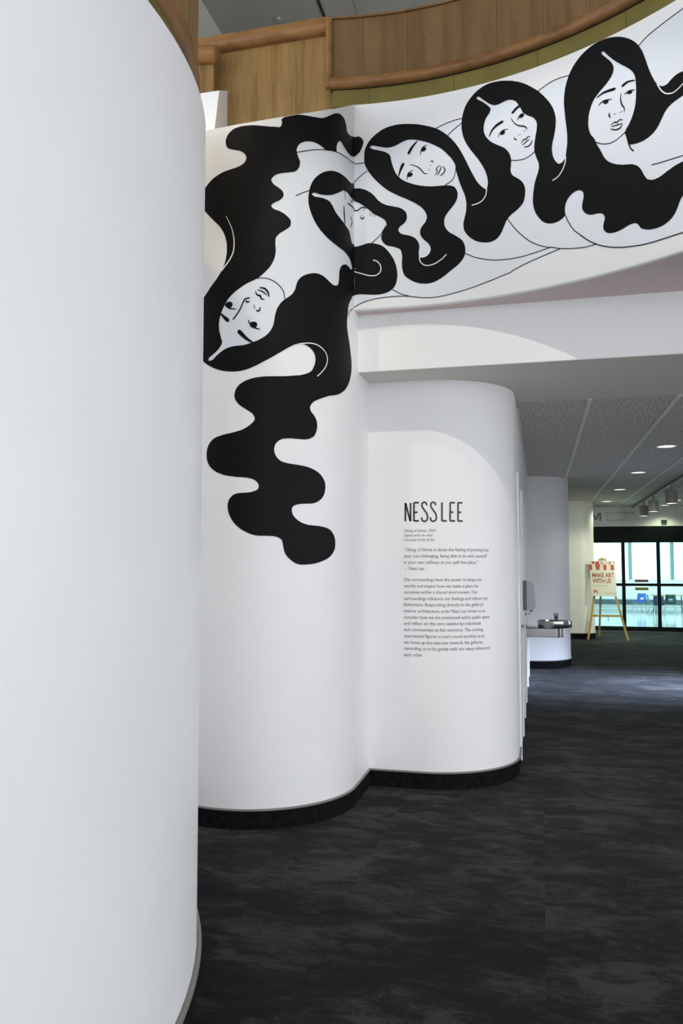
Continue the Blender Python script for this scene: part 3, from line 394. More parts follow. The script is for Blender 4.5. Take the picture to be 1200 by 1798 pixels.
HAIR_D=[(0.754,4.560),(0.754,4.579),(0.755,4.598),(0.758,4.617),(0.763,4.644),(0.771,4.669),(0.780,4.693),(0.792,4.713),(0.806,4.732),(0.821,4.749),(0.839,4.766),(0.858,4.781),(0.879,4.793),(0.902,4.803),(0.926,4.810),(0.951,4.814),(0.975,4.814),(0.999,4.812),(1.023,4.809),(1.049,4.803),(1.075,4.795),(1.101,4.786),(1.125,4.775),(1.148,4.764),(1.171,4.750),(1.193,4.735),(1.214,4.718),(1.234,4.701),(1.256,4.681),(1.277,4.660),(1.296,4.637),(1.313,4.616),(1.329,4.594),(1.344,4.572),(1.357,4.550),(1.368,4.527),(1.378,4.505),(1.384,4.485),(1.389,4.464),(1.392,4.444),(1.393,4.423),(1.392,4.403),(1.391,4.383),(1.388,4.365),(1.385,4.348),(1.381,4.331),(1.377,4.314),(1.372,4.297),(1.368,4.280),(1.366,4.264),(1.364,4.249),(1.364,4.233),(1.366,4.218),(1.368,4.203),(1.372,4.189),(1.376,4.177),(1.382,4.164),(1.389,4.153),(1.394,4.146),(1.399,4.139),(1.406,4.134),(1.412,4.132),(1.420,4.133),(1.426,4.134),(1.433,4.138),(1.438,4.143),(1.444,4.149),(1.448,4.155),(1.452,4.161),(1.453,4.163),(1.457,4.156),(1.464,4.140),(1.471,4.124),(1.479,4.067),(1.472,4.011),(1.461,3.957),(1.455,3.934),(1.449,3.911),(1.444,3.888),(1.441,3.871),(1.439,3.853),(1.439,3.835),(1.441,3.816),(1.444,3.796),(1.446,3.787),(1.441,3.784),(1.431,3.776),(1.419,3.769),(1.409,3.764),(1.397,3.760),(1.385,3.758),(1.372,3.757),(1.358,3.757),(1.344,3.760),(1.330,3.764),(1.316,3.771),(1.303,3.779),(1.290,3.790),(1.279,3.804),(1.269,3.818),(1.258,3.836),(1.249,3.854),(1.242,3.873),(1.237,3.892),(1.234,3.912),(1.232,3.931),(1.232,3.949),(1.234,3.968),(1.235,3.986),(1.238,4.006),(1.241,4.026),(1.245,4.046),(1.249,4.061),(1.254,4.076),(1.259,4.090),(1.265,4.105),(1.270,4.120),(1.274,4.135),(1.276,4.148),(1.276,4.162),(1.275,4.176),(1.271,4.189),(1.266,4.202),(1.261,4.215),(1.256,4.230),(1.252,4.246),(1.248,4.261),(1.247,4.280),(1.247,4.298),(1.249,4.316),(1.251,4.332),(1.254,4.348),(1.257,4.363),(1.260,4.381),(1.264,4.398),(1.266,4.416),(1.267,4.430),(1.267,4.445),(1.264,4.459),(1.259,4.469),(1.252,4.480),(1.245,4.489),(1.234,4.499),(1.222,4.506),(1.210,4.514),(1.198,4.524),(1.186,4.535),(1.175,4.546),(1.169,4.558),(1.164,4.571),(1.158,4.583),(1.153,4.595),(1.147,4.606),(1.141,4.617),(1.134,4.628),(1.126,4.638),(1.117,4.646),(1.107,4.652),(1.096,4.657),(1.085,4.661),(1.073,4.662),(1.061,4.662),(1.049,4.660),(1.037,4.657),(1.026,4.654),(1.014,4.651),(1.002,4.651),(0.990,4.651),(0.978,4.654),(0.967,4.659),(0.956,4.666),(0.946,4.673),(0.933,4.685),(0.920,4.697),(0.907,4.709),(0.893,4.724),(0.879,4.738),(0.865,4.742),(0.863,4.741),(0.861,4.739),(0.859,4.738),(0.863,4.727),(0.881,4.713),(0.900,4.699),(0.912,4.687),(0.924,4.676),(0.935,4.664),(0.943,4.654),(0.951,4.645),(0.955,4.635),(0.955,4.627),(0.952,4.619),(0.949,4.611),(0.942,4.602),(0.934,4.593),(0.927,4.584),(0.920,4.572),(0.915,4.559),(0.911,4.545),(0.908,4.531),(0.906,4.517),(0.906,4.502),(0.907,4.490),(0.910,4.477),(0.915,4.464),(0.921,4.451),(0.930,4.438),(0.939,4.426),(0.950,4.413),(0.962,4.402),(0.975,4.392),(0.988,4.382),(1.003,4.372),(1.017,4.363),(1.029,4.355),(1.041,4.346),(1.052,4.336),(1.061,4.325),(1.070,4.313),(1.076,4.301),(1.083,4.286),(1.087,4.271),(1.090,4.255),(1.091,4.241),(1.090,4.227),(1.089,4.213),(1.088,4.201),(1.086,4.190),(1.085,4.178),(1.087,4.168),(1.091,4.157),(1.096,4.147),(1.104,4.137),(1.116,4.128),(1.127,4.118),(1.139,4.108),(1.151,4.097),(1.161,4.085),(1.170,4.071),(1.176,4.056),(1.180,4.042),(1.183,4.023),(1.182,4.004),(1.180,3.986),(1.177,3.970),(1.173,3.954),(1.166,3.940),(1.156,3.928),(1.144,3.917),(1.131,3.907),(1.117,3.898),(1.102,3.890),(1.088,3.881),(1.078,3.874),(1.068,3.865),(1.060,3.856),(1.051,3.843),(1.045,3.829),(1.038,3.815),(1.031,3.800),(1.024,3.784),(1.016,3.770),(1.006,3.756),(0.994,3.744),(0.981,3.735),(0.967,3.729),(0.953,3.726),(0.938,3.725),(0.922,3.725),(0.905,3.728),(0.888,3.732),(0.871,3.737),(0.855,3.744),(0.839,3.753),(0.824,3.764),(0.809,3.776),(0.796,3.789),(0.785,3.802),(0.776,3.815),(0.768,3.830),(0.763,3.844),(0.761,3.859),(0.760,3.874),(0.761,3.891),(0.765,3.907),(0.769,3.923),(0.773,3.939),(0.777,3.956),(0.780,3.972),(0.782,3.991),(0.782,4.010),(0.781,4.030),(0.779,4.052),(0.776,4.075),(0.774,4.085),(0.812,4.085),(0.881,4.083),(0.918,4.082),(0.920,4.086),(0.925,4.097),(0.928,4.108),(0.930,4.120),(0.931,4.132),(0.930,4.144),(0.928,4.166),(0.922,4.189),(0.915,4.212),(0.905,4.236),(0.893,4.260),(0.880,4.284),(0.865,4.310),(0.848,4.335),(0.831,4.360),(0.816,4.382),(0.802,4.405),(0.789,4.428),(0.779,4.448),(0.771,4.470),(0.764,4.491),(0.759,4.514),(0.755,4.537)]
HAIR_E=[(1.452,4.162),(1.457,4.189),(1.461,4.215),(1.465,4.242),(1.466,4.264),(1.466,4.286),(1.466,4.308),(1.464,4.334),(1.462,4.359),(1.459,4.385),(1.456,4.411),(1.454,4.437),(1.452,4.463),(1.450,4.485),(1.449,4.508),(1.449,4.530),(1.450,4.555),(1.453,4.579),(1.457,4.603),(1.462,4.626),(1.469,4.649),(1.477,4.670),(1.487,4.692),(1.498,4.712),(1.511,4.731),(1.527,4.750),(1.544,4.766),(1.562,4.781),(1.583,4.794),(1.606,4.805),(1.629,4.814),(1.651,4.819),(1.673,4.823),(1.696,4.825),(1.719,4.822),(1.744,4.817),(1.769,4.810),(1.790,4.802),(1.812,4.792),(1.833,4.780),(1.849,4.769),(1.865,4.757),(1.881,4.743),(1.894,4.730),(1.908,4.715),(1.920,4.700),(1.931,4.682),(1.941,4.664),(1.950,4.646),(1.959,4.624),(1.966,4.602),(1.972,4.580),(1.979,4.559),(1.984,4.538),(1.991,4.516),(1.996,4.498),(2.002,4.480),(2.009,4.461),(2.016,4.443),(2.023,4.426),(2.031,4.408),(2.037,4.397),(2.043,4.386),(2.046,4.382),(2.050,4.377),(2.060,4.369),(2.069,4.361),(2.078,4.358),(2.087,4.356),(2.096,4.356),(2.109,4.359),(2.120,4.367),(2.132,4.374),(2.143,4.379),(2.154,4.384),(2.167,4.386),(2.178,4.387),(2.189,4.386),(2.201,4.384),(2.226,4.379),(2.251,4.370),(2.277,4.359),(2.297,4.349),(2.318,4.337),(2.336,4.322),(2.347,4.311),(2.358,4.299),(2.365,4.286),(2.370,4.268),(2.370,4.249),(2.364,4.237),(2.352,4.233),(2.335,4.236),(2.319,4.238),(2.296,4.242),(2.273,4.248),(2.251,4.251),(2.232,4.250),(2.214,4.248),(2.196,4.245),(2.184,4.242),(2.171,4.240),(2.159,4.237),(2.142,4.233),(2.126,4.228),(2.112,4.221),(2.102,4.214),(2.092,4.206),(2.084,4.196),(2.075,4.184),(2.068,4.171),(2.059,4.158),(2.051,4.145),(2.042,4.132),(2.031,4.121),(2.019,4.111),(2.006,4.103),(1.991,4.096),(1.974,4.090),(1.955,4.086),(1.936,4.084),(1.923,4.084),(1.910,4.085),(1.896,4.087),(1.882,4.090),(1.867,4.094),(1.861,4.096),(1.859,4.105),(1.854,4.123),(1.850,4.142),(1.846,4.156),(1.841,4.171),(1.839,4.184),(1.845,4.201),(1.857,4.214),(1.868,4.229),(1.877,4.245),(1.886,4.263),(1.893,4.281),(1.898,4.296),(1.903,4.313),(1.906,4.330),(1.909,4.349),(1.911,4.369),(1.912,4.390),(1.913,4.410),(1.913,4.431),(1.912,4.452),(1.911,4.469),(1.910,4.485),(1.907,4.502),(1.903,4.513),(1.898,4.525),(1.892,4.536),(1.882,4.550),(1.872,4.562),(1.860,4.575),(1.848,4.588),(1.834,4.600),(1.821,4.613),(1.808,4.627),(1.794,4.641),(1.782,4.655),(1.768,4.671),(1.755,4.688),(1.742,4.704),(1.729,4.723),(1.716,4.742),(1.705,4.748),(1.702,4.747),(1.700,4.745),(1.699,4.743),(1.701,4.732),(1.713,4.716),(1.726,4.701),(1.736,4.687),(1.748,4.673),(1.757,4.658),(1.764,4.647),(1.769,4.635),(1.773,4.623),(1.774,4.611),(1.773,4.599),(1.770,4.588),(1.765,4.576),(1.759,4.566),(1.751,4.557),(1.739,4.545),(1.727,4.534),(1.713,4.524),(1.700,4.514),(1.685,4.504),(1.672,4.493),(1.660,4.482),(1.648,4.471),(1.638,4.458),(1.630,4.443),(1.623,4.427),(1.617,4.409),(1.612,4.392),(1.608,4.375),(1.606,4.357),(1.605,4.338),(1.604,4.319),(1.606,4.299),(1.609,4.284),(1.613,4.269),(1.618,4.254),(1.626,4.239),(1.637,4.224),(1.645,4.208),(1.648,4.200),(1.650,4.193),(1.653,4.185),(1.661,4.165),(1.671,4.146),(1.680,4.127),(1.688,4.109),(1.695,4.091),(1.703,4.074),(1.711,4.063),(1.718,4.052),(1.727,4.042),(1.739,4.031),(1.753,4.021),(1.767,4.012),(1.785,4.002),(1.804,3.994),(1.822,3.986),(1.841,3.981),(1.859,3.976),(1.878,3.969),(1.888,3.963),(1.899,3.956),(1.909,3.948),(1.917,3.938),(1.925,3.927),(1.932,3.916),(1.938,3.902),(1.944,3.888),(1.950,3.874),(1.956,3.864),(1.962,3.853),(1.969,3.844),(1.979,3.838),(1.989,3.833),(2.000,3.829),(2.013,3.827),(2.026,3.828),(2.039,3.829),(2.052,3.832),(2.065,3.836),(2.078,3.841),(2.093,3.846),(2.109,3.851),(2.125,3.856),(2.144,3.860),(2.165,3.862),(2.185,3.864),(2.210,3.866),(2.236,3.867),(2.262,3.865),(2.288,3.860),(2.314,3.853),(2.336,3.840),(2.351,3.822),(2.363,3.801),(2.371,3.781),(2.372,3.752),(2.362,3.726),(2.347,3.706),(2.322,3.696),(2.290,3.693),(2.257,3.692),(2.238,3.693),(2.220,3.694),(2.204,3.691),(2.195,3.685),(2.187,3.677),(2.180,3.668),(2.174,3.661),(2.169,3.655),(2.165,3.648),(2.156,3.631),(2.149,3.614),(2.140,3.598),(2.131,3.584),(2.120,3.572),(2.109,3.561),(2.094,3.552),(2.079,3.545),(2.062,3.539),(2.045,3.536),(2.026,3.535),(2.008,3.535),(1.990,3.537),(1.972,3.541),(1.954,3.547),(1.941,3.553),(1.929,3.560),(1.919,3.569),(1.914,3.578),(1.909,3.587),(1.904,3.595),(1.899,3.599),(1.894,3.603),(1.888,3.606),(1.877,3.609),(1.865,3.609),(1.853,3.608),(1.834,3.604),(1.816,3.598),(1.797,3.594),(1.779,3.591),(1.760,3.589),(1.741,3.591),(1.729,3.594),(1.716,3.598),(1.705,3.605),(1.698,3.614),(1.691,3.624),(1.687,3.634),(1.686,3.646),(1.688,3.657),(1.690,3.669),(1.694,3.682),(1.698,3.694),(1.697,3.707),(1.694,3.714),(1.689,3.722),(1.684,3.728),(1.675,3.733),(1.665,3.736),(1.656,3.739),(1.639,3.741),(1.623,3.741),(1.607,3.744),(1.594,3.750),(1.581,3.758),(1.571,3.768),(1.564,3.777),(1.559,3.787),(1.555,3.797),(1.554,3.808),(1.554,3.819),(1.556,3.829),(1.559,3.844),(1.563,3.859),(1.565,3.875),(1.565,3.885),(1.564,3.895),(1.561,3.904),(1.556,3.911),(1.548,3.917),(1.541,3.921),(1.530,3.924),(1.519,3.923),(1.508,3.921),(1.496,3.916),(1.485,3.910),(1.475,3.902),(1.464,3.891),(1.456,3.878),(1.449,3.864),(1.445,3.851),(1.443,3.836),(1.442,3.821),(1.443,3.807),(1.444,3.794),(1.445,3.787),(1.440,3.792),(1.429,3.801),(1.419,3.811),(1.401,3.861),(1.408,3.919),(1.418,3.976),(1.427,4.039),(1.440,4.100)]
BODY=[(-0.702,4.284),(-0.632,4.345),(-0.547,4.393),(-0.437,4.435),(-0.332,4.446),(-0.314,4.397),(-0.291,4.349),(-0.252,4.350),(-0.204,4.356),(-0.163,4.362),(-0.118,4.368),(-0.080,4.371),(-0.007,4.398),(0.028,4.391),(0.067,4.399),(0.089,4.409),(0.111,4.421),(0.177,4.522),(0.242,4.614),(0.333,4.624),(0.432,4.610),(0.503,4.591),(0.572,4.581),(0.602,4.590),(0.631,4.600),(0.666,4.609),(0.701,4.615),(0.729,4.614),(0.755,4.615),(0.784,4.644),(0.810,4.657),(0.815,4.652),(0.820,4.647),(0.907,4.687),(1.001,4.774),(1.104,4.735),(1.213,4.680),(1.249,4.666),(1.283,4.660),(1.304,4.667),(1.325,4.676),(1.349,4.684),(1.374,4.690),(1.398,4.693),(1.423,4.693),(1.454,4.688),(1.485,4.686),(1.516,4.699),(1.544,4.718),(1.613,4.771),(1.687,4.804),(1.774,4.784),(1.864,4.736),(1.903,4.700),(1.937,4.675),(1.961,4.685),(1.984,4.703),(2.011,4.712),(2.039,4.720),(2.067,4.727),(2.095,4.732),(2.150,4.741),(2.204,4.749),(2.268,4.766),(2.333,4.778),(2.426,4.767),(2.517,4.741),(2.772,4.021),(2.472,3.439),(2.384,3.455),(2.292,3.469),(2.233,3.461),(2.173,3.453),(2.152,3.454),(2.130,3.455),(2.088,3.456),(2.044,3.457),(2.001,3.459),(1.957,3.461),(1.914,3.466),(1.870,3.472),(1.826,3.480),(1.781,3.491),(1.750,3.500),(1.719,3.511),(1.678,3.532),(1.638,3.549),(1.606,3.551),(1.574,3.550),(1.533,3.555),(1.492,3.562),(1.450,3.573),(1.409,3.581),(1.342,3.574),(1.277,3.557),(1.230,3.547),(1.182,3.535),(1.135,3.520),(1.087,3.504),(1.039,3.489),(0.991,3.476),(0.943,3.464),(0.894,3.453),(0.846,3.442),(0.797,3.432),(0.749,3.423),(0.700,3.415),(0.661,3.410),(0.621,3.405),(0.582,3.402),(0.543,3.401),(0.504,3.404),(0.465,3.409),(0.425,3.417),(0.386,3.425),(0.346,3.429),(0.307,3.432),(0.267,3.432),(0.228,3.431),(0.178,3.428),(0.129,3.421),(0.088,3.412),(0.049,3.398),(0.020,3.383),(-0.008,3.367),(-0.170,3.288),(-0.263,3.240),(-0.471,3.168),(-0.633,3.168),(-0.667,3.183),(-0.697,3.193),(-0.710,3.129),(-0.717,3.036),(-0.770,2.984),(-0.838,2.947),(-0.922,2.924),(-1.011,2.908),(-1.102,2.860),(-1.183,2.849),(-1.210,2.888),(-1.228,2.937),(-1.214,3.017),(-1.180,3.097),(-1.170,3.149),(-1.157,3.199),(-1.119,3.265),(-1.068,3.325),(-1.013,3.366),(-0.963,3.411),(-0.946,3.445),(-0.933,3.481),(-0.905,3.558),(-0.883,3.637),(-0.870,3.715),(-0.864,3.794),(-0.872,3.913),(-0.865,4.026),(-0.819,4.097),(-0.764,4.169),(-0.735,4.228)]
BLACK_LINES=[([(-0.615,4.236),(-0.608,4.239),(-0.590,4.246),(-0.568,4.255),(-0.547,4.263),(-0.529,4.270),(-0.511,4.278),(-0.492,4.285),(-0.474,4.292),(-0.454,4.299),(-0.434,4.305),(-0.414,4.312),(-0.393,4.318),(-0.370,4.324),(-0.347,4.331),(-0.323,4.338),(-0.299,4.343),(-0.277,4.347),(-0.253,4.350),(-0.229,4.353),(-0.204,4.356),(-0.184,4.359),(-0.163,4.362),(-0.140,4.365),(-0.118,4.368),(-0.097,4.370),(-0.074,4.373),(-0.013,4.402),(-0.011,4.399)],0.0050,0),
([(-0.007,4.397),(-0.004,4.397),(0.005,4.397),(0.016,4.397),(0.026,4.396),(0.041,4.397),(0.057,4.398),(0.070,4.399),(0.076,4.399)],0.0050,0),
([(-0.620,3.949),(-0.615,3.952),(-0.605,3.958),(-0.592,3.967),(-0.581,3.974),(-0.565,3.983),(-0.548,3.992),(-0.534,4.000),(-0.528,4.004)],0.0050,0),
([(-0.008,4.251),(-0.004,4.256),(0.006,4.268),(0.019,4.281),(0.031,4.293),(0.048,4.308),(0.068,4.322),(0.084,4.334),(0.091,4.339)],0.0050,0),
([(0.567,4.580),(0.574,4.583),(0.591,4.588),(0.612,4.595),(0.631,4.600),(0.649,4.605),(0.666,4.609),(0.683,4.612),(0.701,4.615),(0.718,4.616),(0.738,4.616),(0.754,4.616),(0.760,4.616)],0.0050,0),
([(0.651,4.511),(0.656,4.516),(0.669,4.527),(0.685,4.540),(0.700,4.551),(0.718,4.563),(0.737,4.574),(0.753,4.583),(0.760,4.587)],0.0050,0),
([(1.279,4.657),(1.284,4.660),(1.296,4.665),(1.311,4.671),(1.325,4.676),(1.337,4.681),(1.349,4.684),(1.361,4.688),(1.374,4.690),(1.386,4.692),(1.398,4.692),(1.410,4.693),(1.423,4.693),(1.442,4.692),(1.463,4.689),(1.481,4.687),(1.488,4.686)],0.0050,0),
([(1.935,4.674),(1.940,4.678),(1.953,4.686),(1.969,4.695),(1.984,4.703),(1.997,4.708),(2.011,4.712),(2.025,4.716),(2.039,4.720),(2.053,4.723),(2.067,4.727),(2.081,4.729),(2.095,4.732),(2.122,4.737),(2.149,4.741),(2.177,4.745),(2.204,4.749),(2.241,4.755),(2.282,4.762),(2.314,4.767),(2.328,4.769)],0.0050,0),
([(1.998,3.919),(2.004,3.919),(2.017,3.917),(2.034,3.914),(2.049,3.912),(2.064,3.911),(2.080,3.909),(2.095,3.908),(2.111,3.906),(2.130,3.904),(2.149,3.902),(2.167,3.900),(2.186,3.898),(2.214,3.895),(2.244,3.891),(2.268,3.888),(2.278,3.887)],0.0050,0),
([(1.651,4.190),(1.656,4.187),(1.666,4.181),(1.678,4.172),(1.689,4.166),(1.699,4.162),(1.709,4.158),(1.720,4.155),(1.730,4.153),(1.740,4.151),(1.750,4.151),(1.760,4.152),(1.770,4.153),(1.778,4.155),(1.787,4.158),(1.795,4.161),(1.802,4.165),(1.814,4.170),(1.827,4.177),(1.837,4.182),(1.841,4.185)],0.0050,0),
([(1.839,4.184),(1.840,4.179),(1.843,4.168),(1.847,4.154),(1.850,4.142),(1.853,4.130),(1.855,4.119),(1.858,4.107),(1.861,4.096),(1.863,4.089),(1.866,4.081),(1.868,4.074),(1.872,4.067),(1.876,4.061),(1.881,4.054),(1.886,4.049),(1.887,4.047)],0.0076,0),
([(1.090,4.248),(1.095,4.246),(1.107,4.242),(1.122,4.238),(1.136,4.235),(1.146,4.233),(1.157,4.232),(1.167,4.231),(1.178,4.232),(1.189,4.233),(1.200,4.236),(1.210,4.240),(1.220,4.244),(1.229,4.249),(1.239,4.255),(1.247,4.260),(1.250,4.262)],0.0050,0),
([(0.638,4.173),(0.643,4.175),(0.656,4.180),(0.671,4.187),(0.682,4.195),(0.691,4.204),(0.698,4.215),(0.703,4.228),(0.707,4.240),(0.710,4.253),(0.711,4.267),(0.712,4.279),(0.712,4.284)],0.0050,0),
([(0.123,3.821),(0.129,3.826),(0.145,3.839),(0.164,3.854),(0.180,3.870),(0.193,3.889),(0.207,3.911),(0.217,3.930),(0.222,3.937)],0.0050,0),
([(-0.869,3.388),(-0.864,3.388),(-0.851,3.390),(-0.835,3.391),(-0.820,3.391),(-0.807,3.390),(-0.794,3.387),(-0.782,3.383),(-0.770,3.378),(-0.759,3.373),(-0.748,3.366),(-0.738,3.359),(-0.729,3.351),(-0.720,3.342),(-0.712,3.333),(-0.705,3.322),(-0.699,3.312),(-0.696,3.299),(-0.694,3.285),(-0.692,3.273),(-0.692,3.268)],0.0050,0),
([(1.062,3.857),(1.066,3.850),(1.076,3.833),(1.089,3.813),(1.101,3.794),(1.114,3.777),(1.127,3.760),(1.142,3.743),(1.156,3.727),(1.171,3.711),(1.186,3.696),(1.202,3.681),(1.218,3.668),(1.233,3.657),(1.248,3.648),(1.264,3.638),(1.280,3.630),(1.298,3.621),(1.318,3.613),(1.334,3.606),(1.341,3.604)],0.0050,0),
([(1.342,3.607),(1.350,3.604),(1.370,3.596),(1.395,3.586),(1.418,3.579),(1.436,3.574),(1.455,3.569),(1.473,3.566),(1.492,3.562),(1.512,3.558),(1.533,3.555),(1.554,3.552),(1.574,3.550),(1.593,3.550),(1.614,3.550),(1.631,3.551),(1.638,3.551)],0.0050,0),
([(1.444,3.788),(1.447,3.781),(1.452,3.767),(1.459,3.749),(1.467,3.733),(1.474,3.719),(1.482,3.704),(1.490,3.690),(1.499,3.677),(1.511,3.664),(1.524,3.651),(1.535,3.640),(1.539,3.635)],0.0050,0),
([(1.537,3.638),(1.543,3.631),(1.558,3.617),(1.576,3.599),(1.593,3.584),(1.606,3.574),(1.620,3.564),(1.633,3.555),(1.647,3.546),(1.665,3.536),(1.682,3.527),(1.701,3.519),(1.719,3.511),(1.734,3.505),(1.750,3.500),(1.766,3.495),(1.781,3.491),(1.803,3.485),(1.826,3.480),(1.848,3.476),(1.870,3.472),(1.892,3.469),(1.914,3.465),(1.936,3.463),(1.957,3.461),(1.979,3.460),(2.001,3.459),(2.023,3.459),(2.044,3.459),(2.066,3.459),(2.088,3.458),(2.109,3.458),(2.131,3.458),(2.141,3.458),(2.152,3.457),(2.163,3.457),(2.173,3.457),(2.208,3.456),(2.247,3.454),(2.278,3.452),(2.291,3.451)],0.0061,0),
([(0.767,3.679),(0.773,3.675),(0.790,3.665),(0.810,3.653),(0.828,3.643),(0.845,3.635),(0.862,3.629),(0.879,3.623),(0.896,3.617),(0.915,3.611),(0.934,3.606),(0.954,3.601),(0.973,3.597),(0.990,3.594),(1.007,3.592),(1.023,3.590),(1.040,3.589),(1.054,3.587),(1.070,3.586),(1.083,3.585),(1.088,3.585)],0.0050,0),
([(1.088,3.585),(1.096,3.585),(1.117,3.585),(1.142,3.585),(1.164,3.586),(1.186,3.588),(1.207,3.590),(1.228,3.592),(1.249,3.594),(1.278,3.598),(1.308,3.601),(1.333,3.604),(1.344,3.606)],0.0050,0),
([(1.087,3.504),(1.097,3.507),(1.122,3.516),(1.154,3.527),(1.182,3.535),(1.206,3.541),(1.230,3.547),(1.253,3.552),(1.277,3.557),(1.316,3.565),(1.359,3.573),(1.394,3.579),(1.409,3.581)],0.0050,0),
([(-0.140,3.268),(-0.138,3.272),(-0.133,3.281),(-0.126,3.293),(-0.116,3.304),(-0.101,3.316),(-0.079,3.330),(-0.059,3.342),(-0.049,3.347)],0.0050,0),
([(-0.008,3.367),(-0.002,3.371),(0.013,3.379),(0.032,3.390),(0.049,3.398),(0.068,3.405),(0.088,3.412),(0.108,3.417),(0.129,3.421),(0.153,3.425),(0.178,3.428),(0.203,3.430),(0.228,3.431),(0.247,3.432),(0.267,3.432),(0.287,3.432),(0.307,3.432),(0.330,3.430),(0.356,3.428),(0.377,3.426),(0.386,3.425)],0.0050,0),
([(0.267,3.481),(0.274,3.477),(0.289,3.467),(0.309,3.455),(0.327,3.446),(0.341,3.440),(0.356,3.435),(0.371,3.430),(0.386,3.425),(0.405,3.420),(0.425,3.416),(0.445,3.412),(0.465,3.409),(0.484,3.406),(0.504,3.404),(0.523,3.402),(0.543,3.401),(0.563,3.401),(0.582,3.402),(0.602,3.404),(0.621,3.405),(0.641,3.407),(0.661,3.410),(0.680,3.413),(0.700,3.415),(0.724,3.419),(0.749,3.423),(0.773,3.427),(0.797,3.432),(0.822,3.437),(0.846,3.442),(0.870,3.448),(0.894,3.453),(0.918,3.459),(0.943,3.464),(0.967,3.470),(0.991,3.476),(1.019,3.483),(1.051,3.490),(1.076,3.496),(1.087,3.499)],0.0050,0)]
WHITE_LINES=[([(-1.069,3.798),(-1.066,3.792),(-1.058,3.776),(-1.048,3.756),(-1.040,3.738),(-1.033,3.722),(-1.028,3.706),(-1.023,3.689),(-1.020,3.673),(-1.017,3.657),(-1.015,3.642),(-1.014,3.626),(-1.014,3.610),(-1.015,3.594),(-1.016,3.578),(-1.019,3.563),(-1.024,3.548),(-1.030,3.535),(-1.037,3.522),(-1.045,3.510),(-1.053,3.498),(-1.065,3.484),(-1.078,3.468),(-1.089,3.455),(-1.094,3.450)],0.0084,1),
([(-0.594,2.988),(-0.587,2.990),(-0.571,2.994),(-0.550,2.998),(-0.531,3.002),(-0.516,3.003),(-0.501,3.004),(-0.485,3.003),(-0.470,3.002),(-0.456,2.998),(-0.443,2.994),(-0.430,2.988),(-0.418,2.981),(-0.407,2.974),(-0.398,2.965),(-0.389,2.955),(-0.383,2.945),(-0.380,2.933),(-0.378,2.919),(-0.380,2.906),(-0.383,2.892),(-0.389,2.878),(-0.397,2.865),(-0.407,2.851),(-0.418,2.838),(-0.430,2.826),(-0.444,2.813),(-0.456,2.802),(-0.461,2.798)],0.0069,0),
([(-0.006,3.625),(-0.000,3.623),(0.015,3.618),(0.033,3.612),(0.050,3.607),(0.064,3.602),(0.079,3.597),(0.094,3.592),(0.109,3.589),(0.122,3.588),(0.135,3.587),(0.148,3.588),(0.159,3.592),(0.166,3.596),(0.173,3.602),(0.179,3.609),(0.184,3.617),(0.186,3.625),(0.186,3.634),(0.186,3.644),(0.184,3.652),(0.181,3.661),(0.176,3.669),(0.170,3.677),(0.164,3.684),(0.156,3.689),(0.146,3.694),(0.138,3.697),(0.134,3.698)],0.0069,0),
([(0.454,3.691),(0.455,3.687),(0.456,3.678),(0.458,3.667),(0.461,3.658),(0.468,3.649),(0.476,3.641),(0.486,3.634),(0.496,3.629),(0.510,3.626),(0.525,3.626),(0.540,3.629),(0.555,3.632),(0.568,3.636),(0.580,3.642),(0.592,3.649),(0.604,3.656),(0.615,3.664),(0.626,3.674),(0.635,3.682),(0.639,3.686)],0.0069,0),
([(0.922,4.087),(0.922,4.083),(0.920,4.073),(0.918,4.061),(0.916,4.051),(0.911,4.041),(0.905,4.032),(0.899,4.024),(0.891,4.017),(0.883,4.012),(0.875,4.008),(0.866,4.005),(0.857,4.002),(0.846,4.001),(0.834,4.000),(0.825,3.999),(0.821,3.999)],0.0069,0),
([(1.454,4.163),(1.454,4.158),(1.452,4.146),(1.450,4.131),(1.446,4.118),(1.442,4.107),(1.437,4.096),(1.431,4.086),(1.425,4.077),(1.419,4.069),(1.412,4.061),(1.405,4.054),(1.397,4.048),(1.389,4.044),(1.379,4.040),(1.371,4.038),(1.367,4.037)],0.0069,0),
([(2.045,4.384),(2.047,4.379),(2.052,4.368),(2.058,4.354),(2.065,4.342),(2.070,4.333),(2.077,4.324),(2.084,4.316),(2.091,4.308),(2.100,4.302),(2.110,4.297),(2.120,4.293),(2.129,4.290),(2.140,4.289),(2.149,4.290),(2.159,4.293),(2.168,4.296),(2.176,4.299),(2.183,4.303),(2.191,4.307),(2.198,4.311),(2.212,4.314),(2.227,4.317),(2.240,4.319),(2.245,4.320)],0.0069,0)]
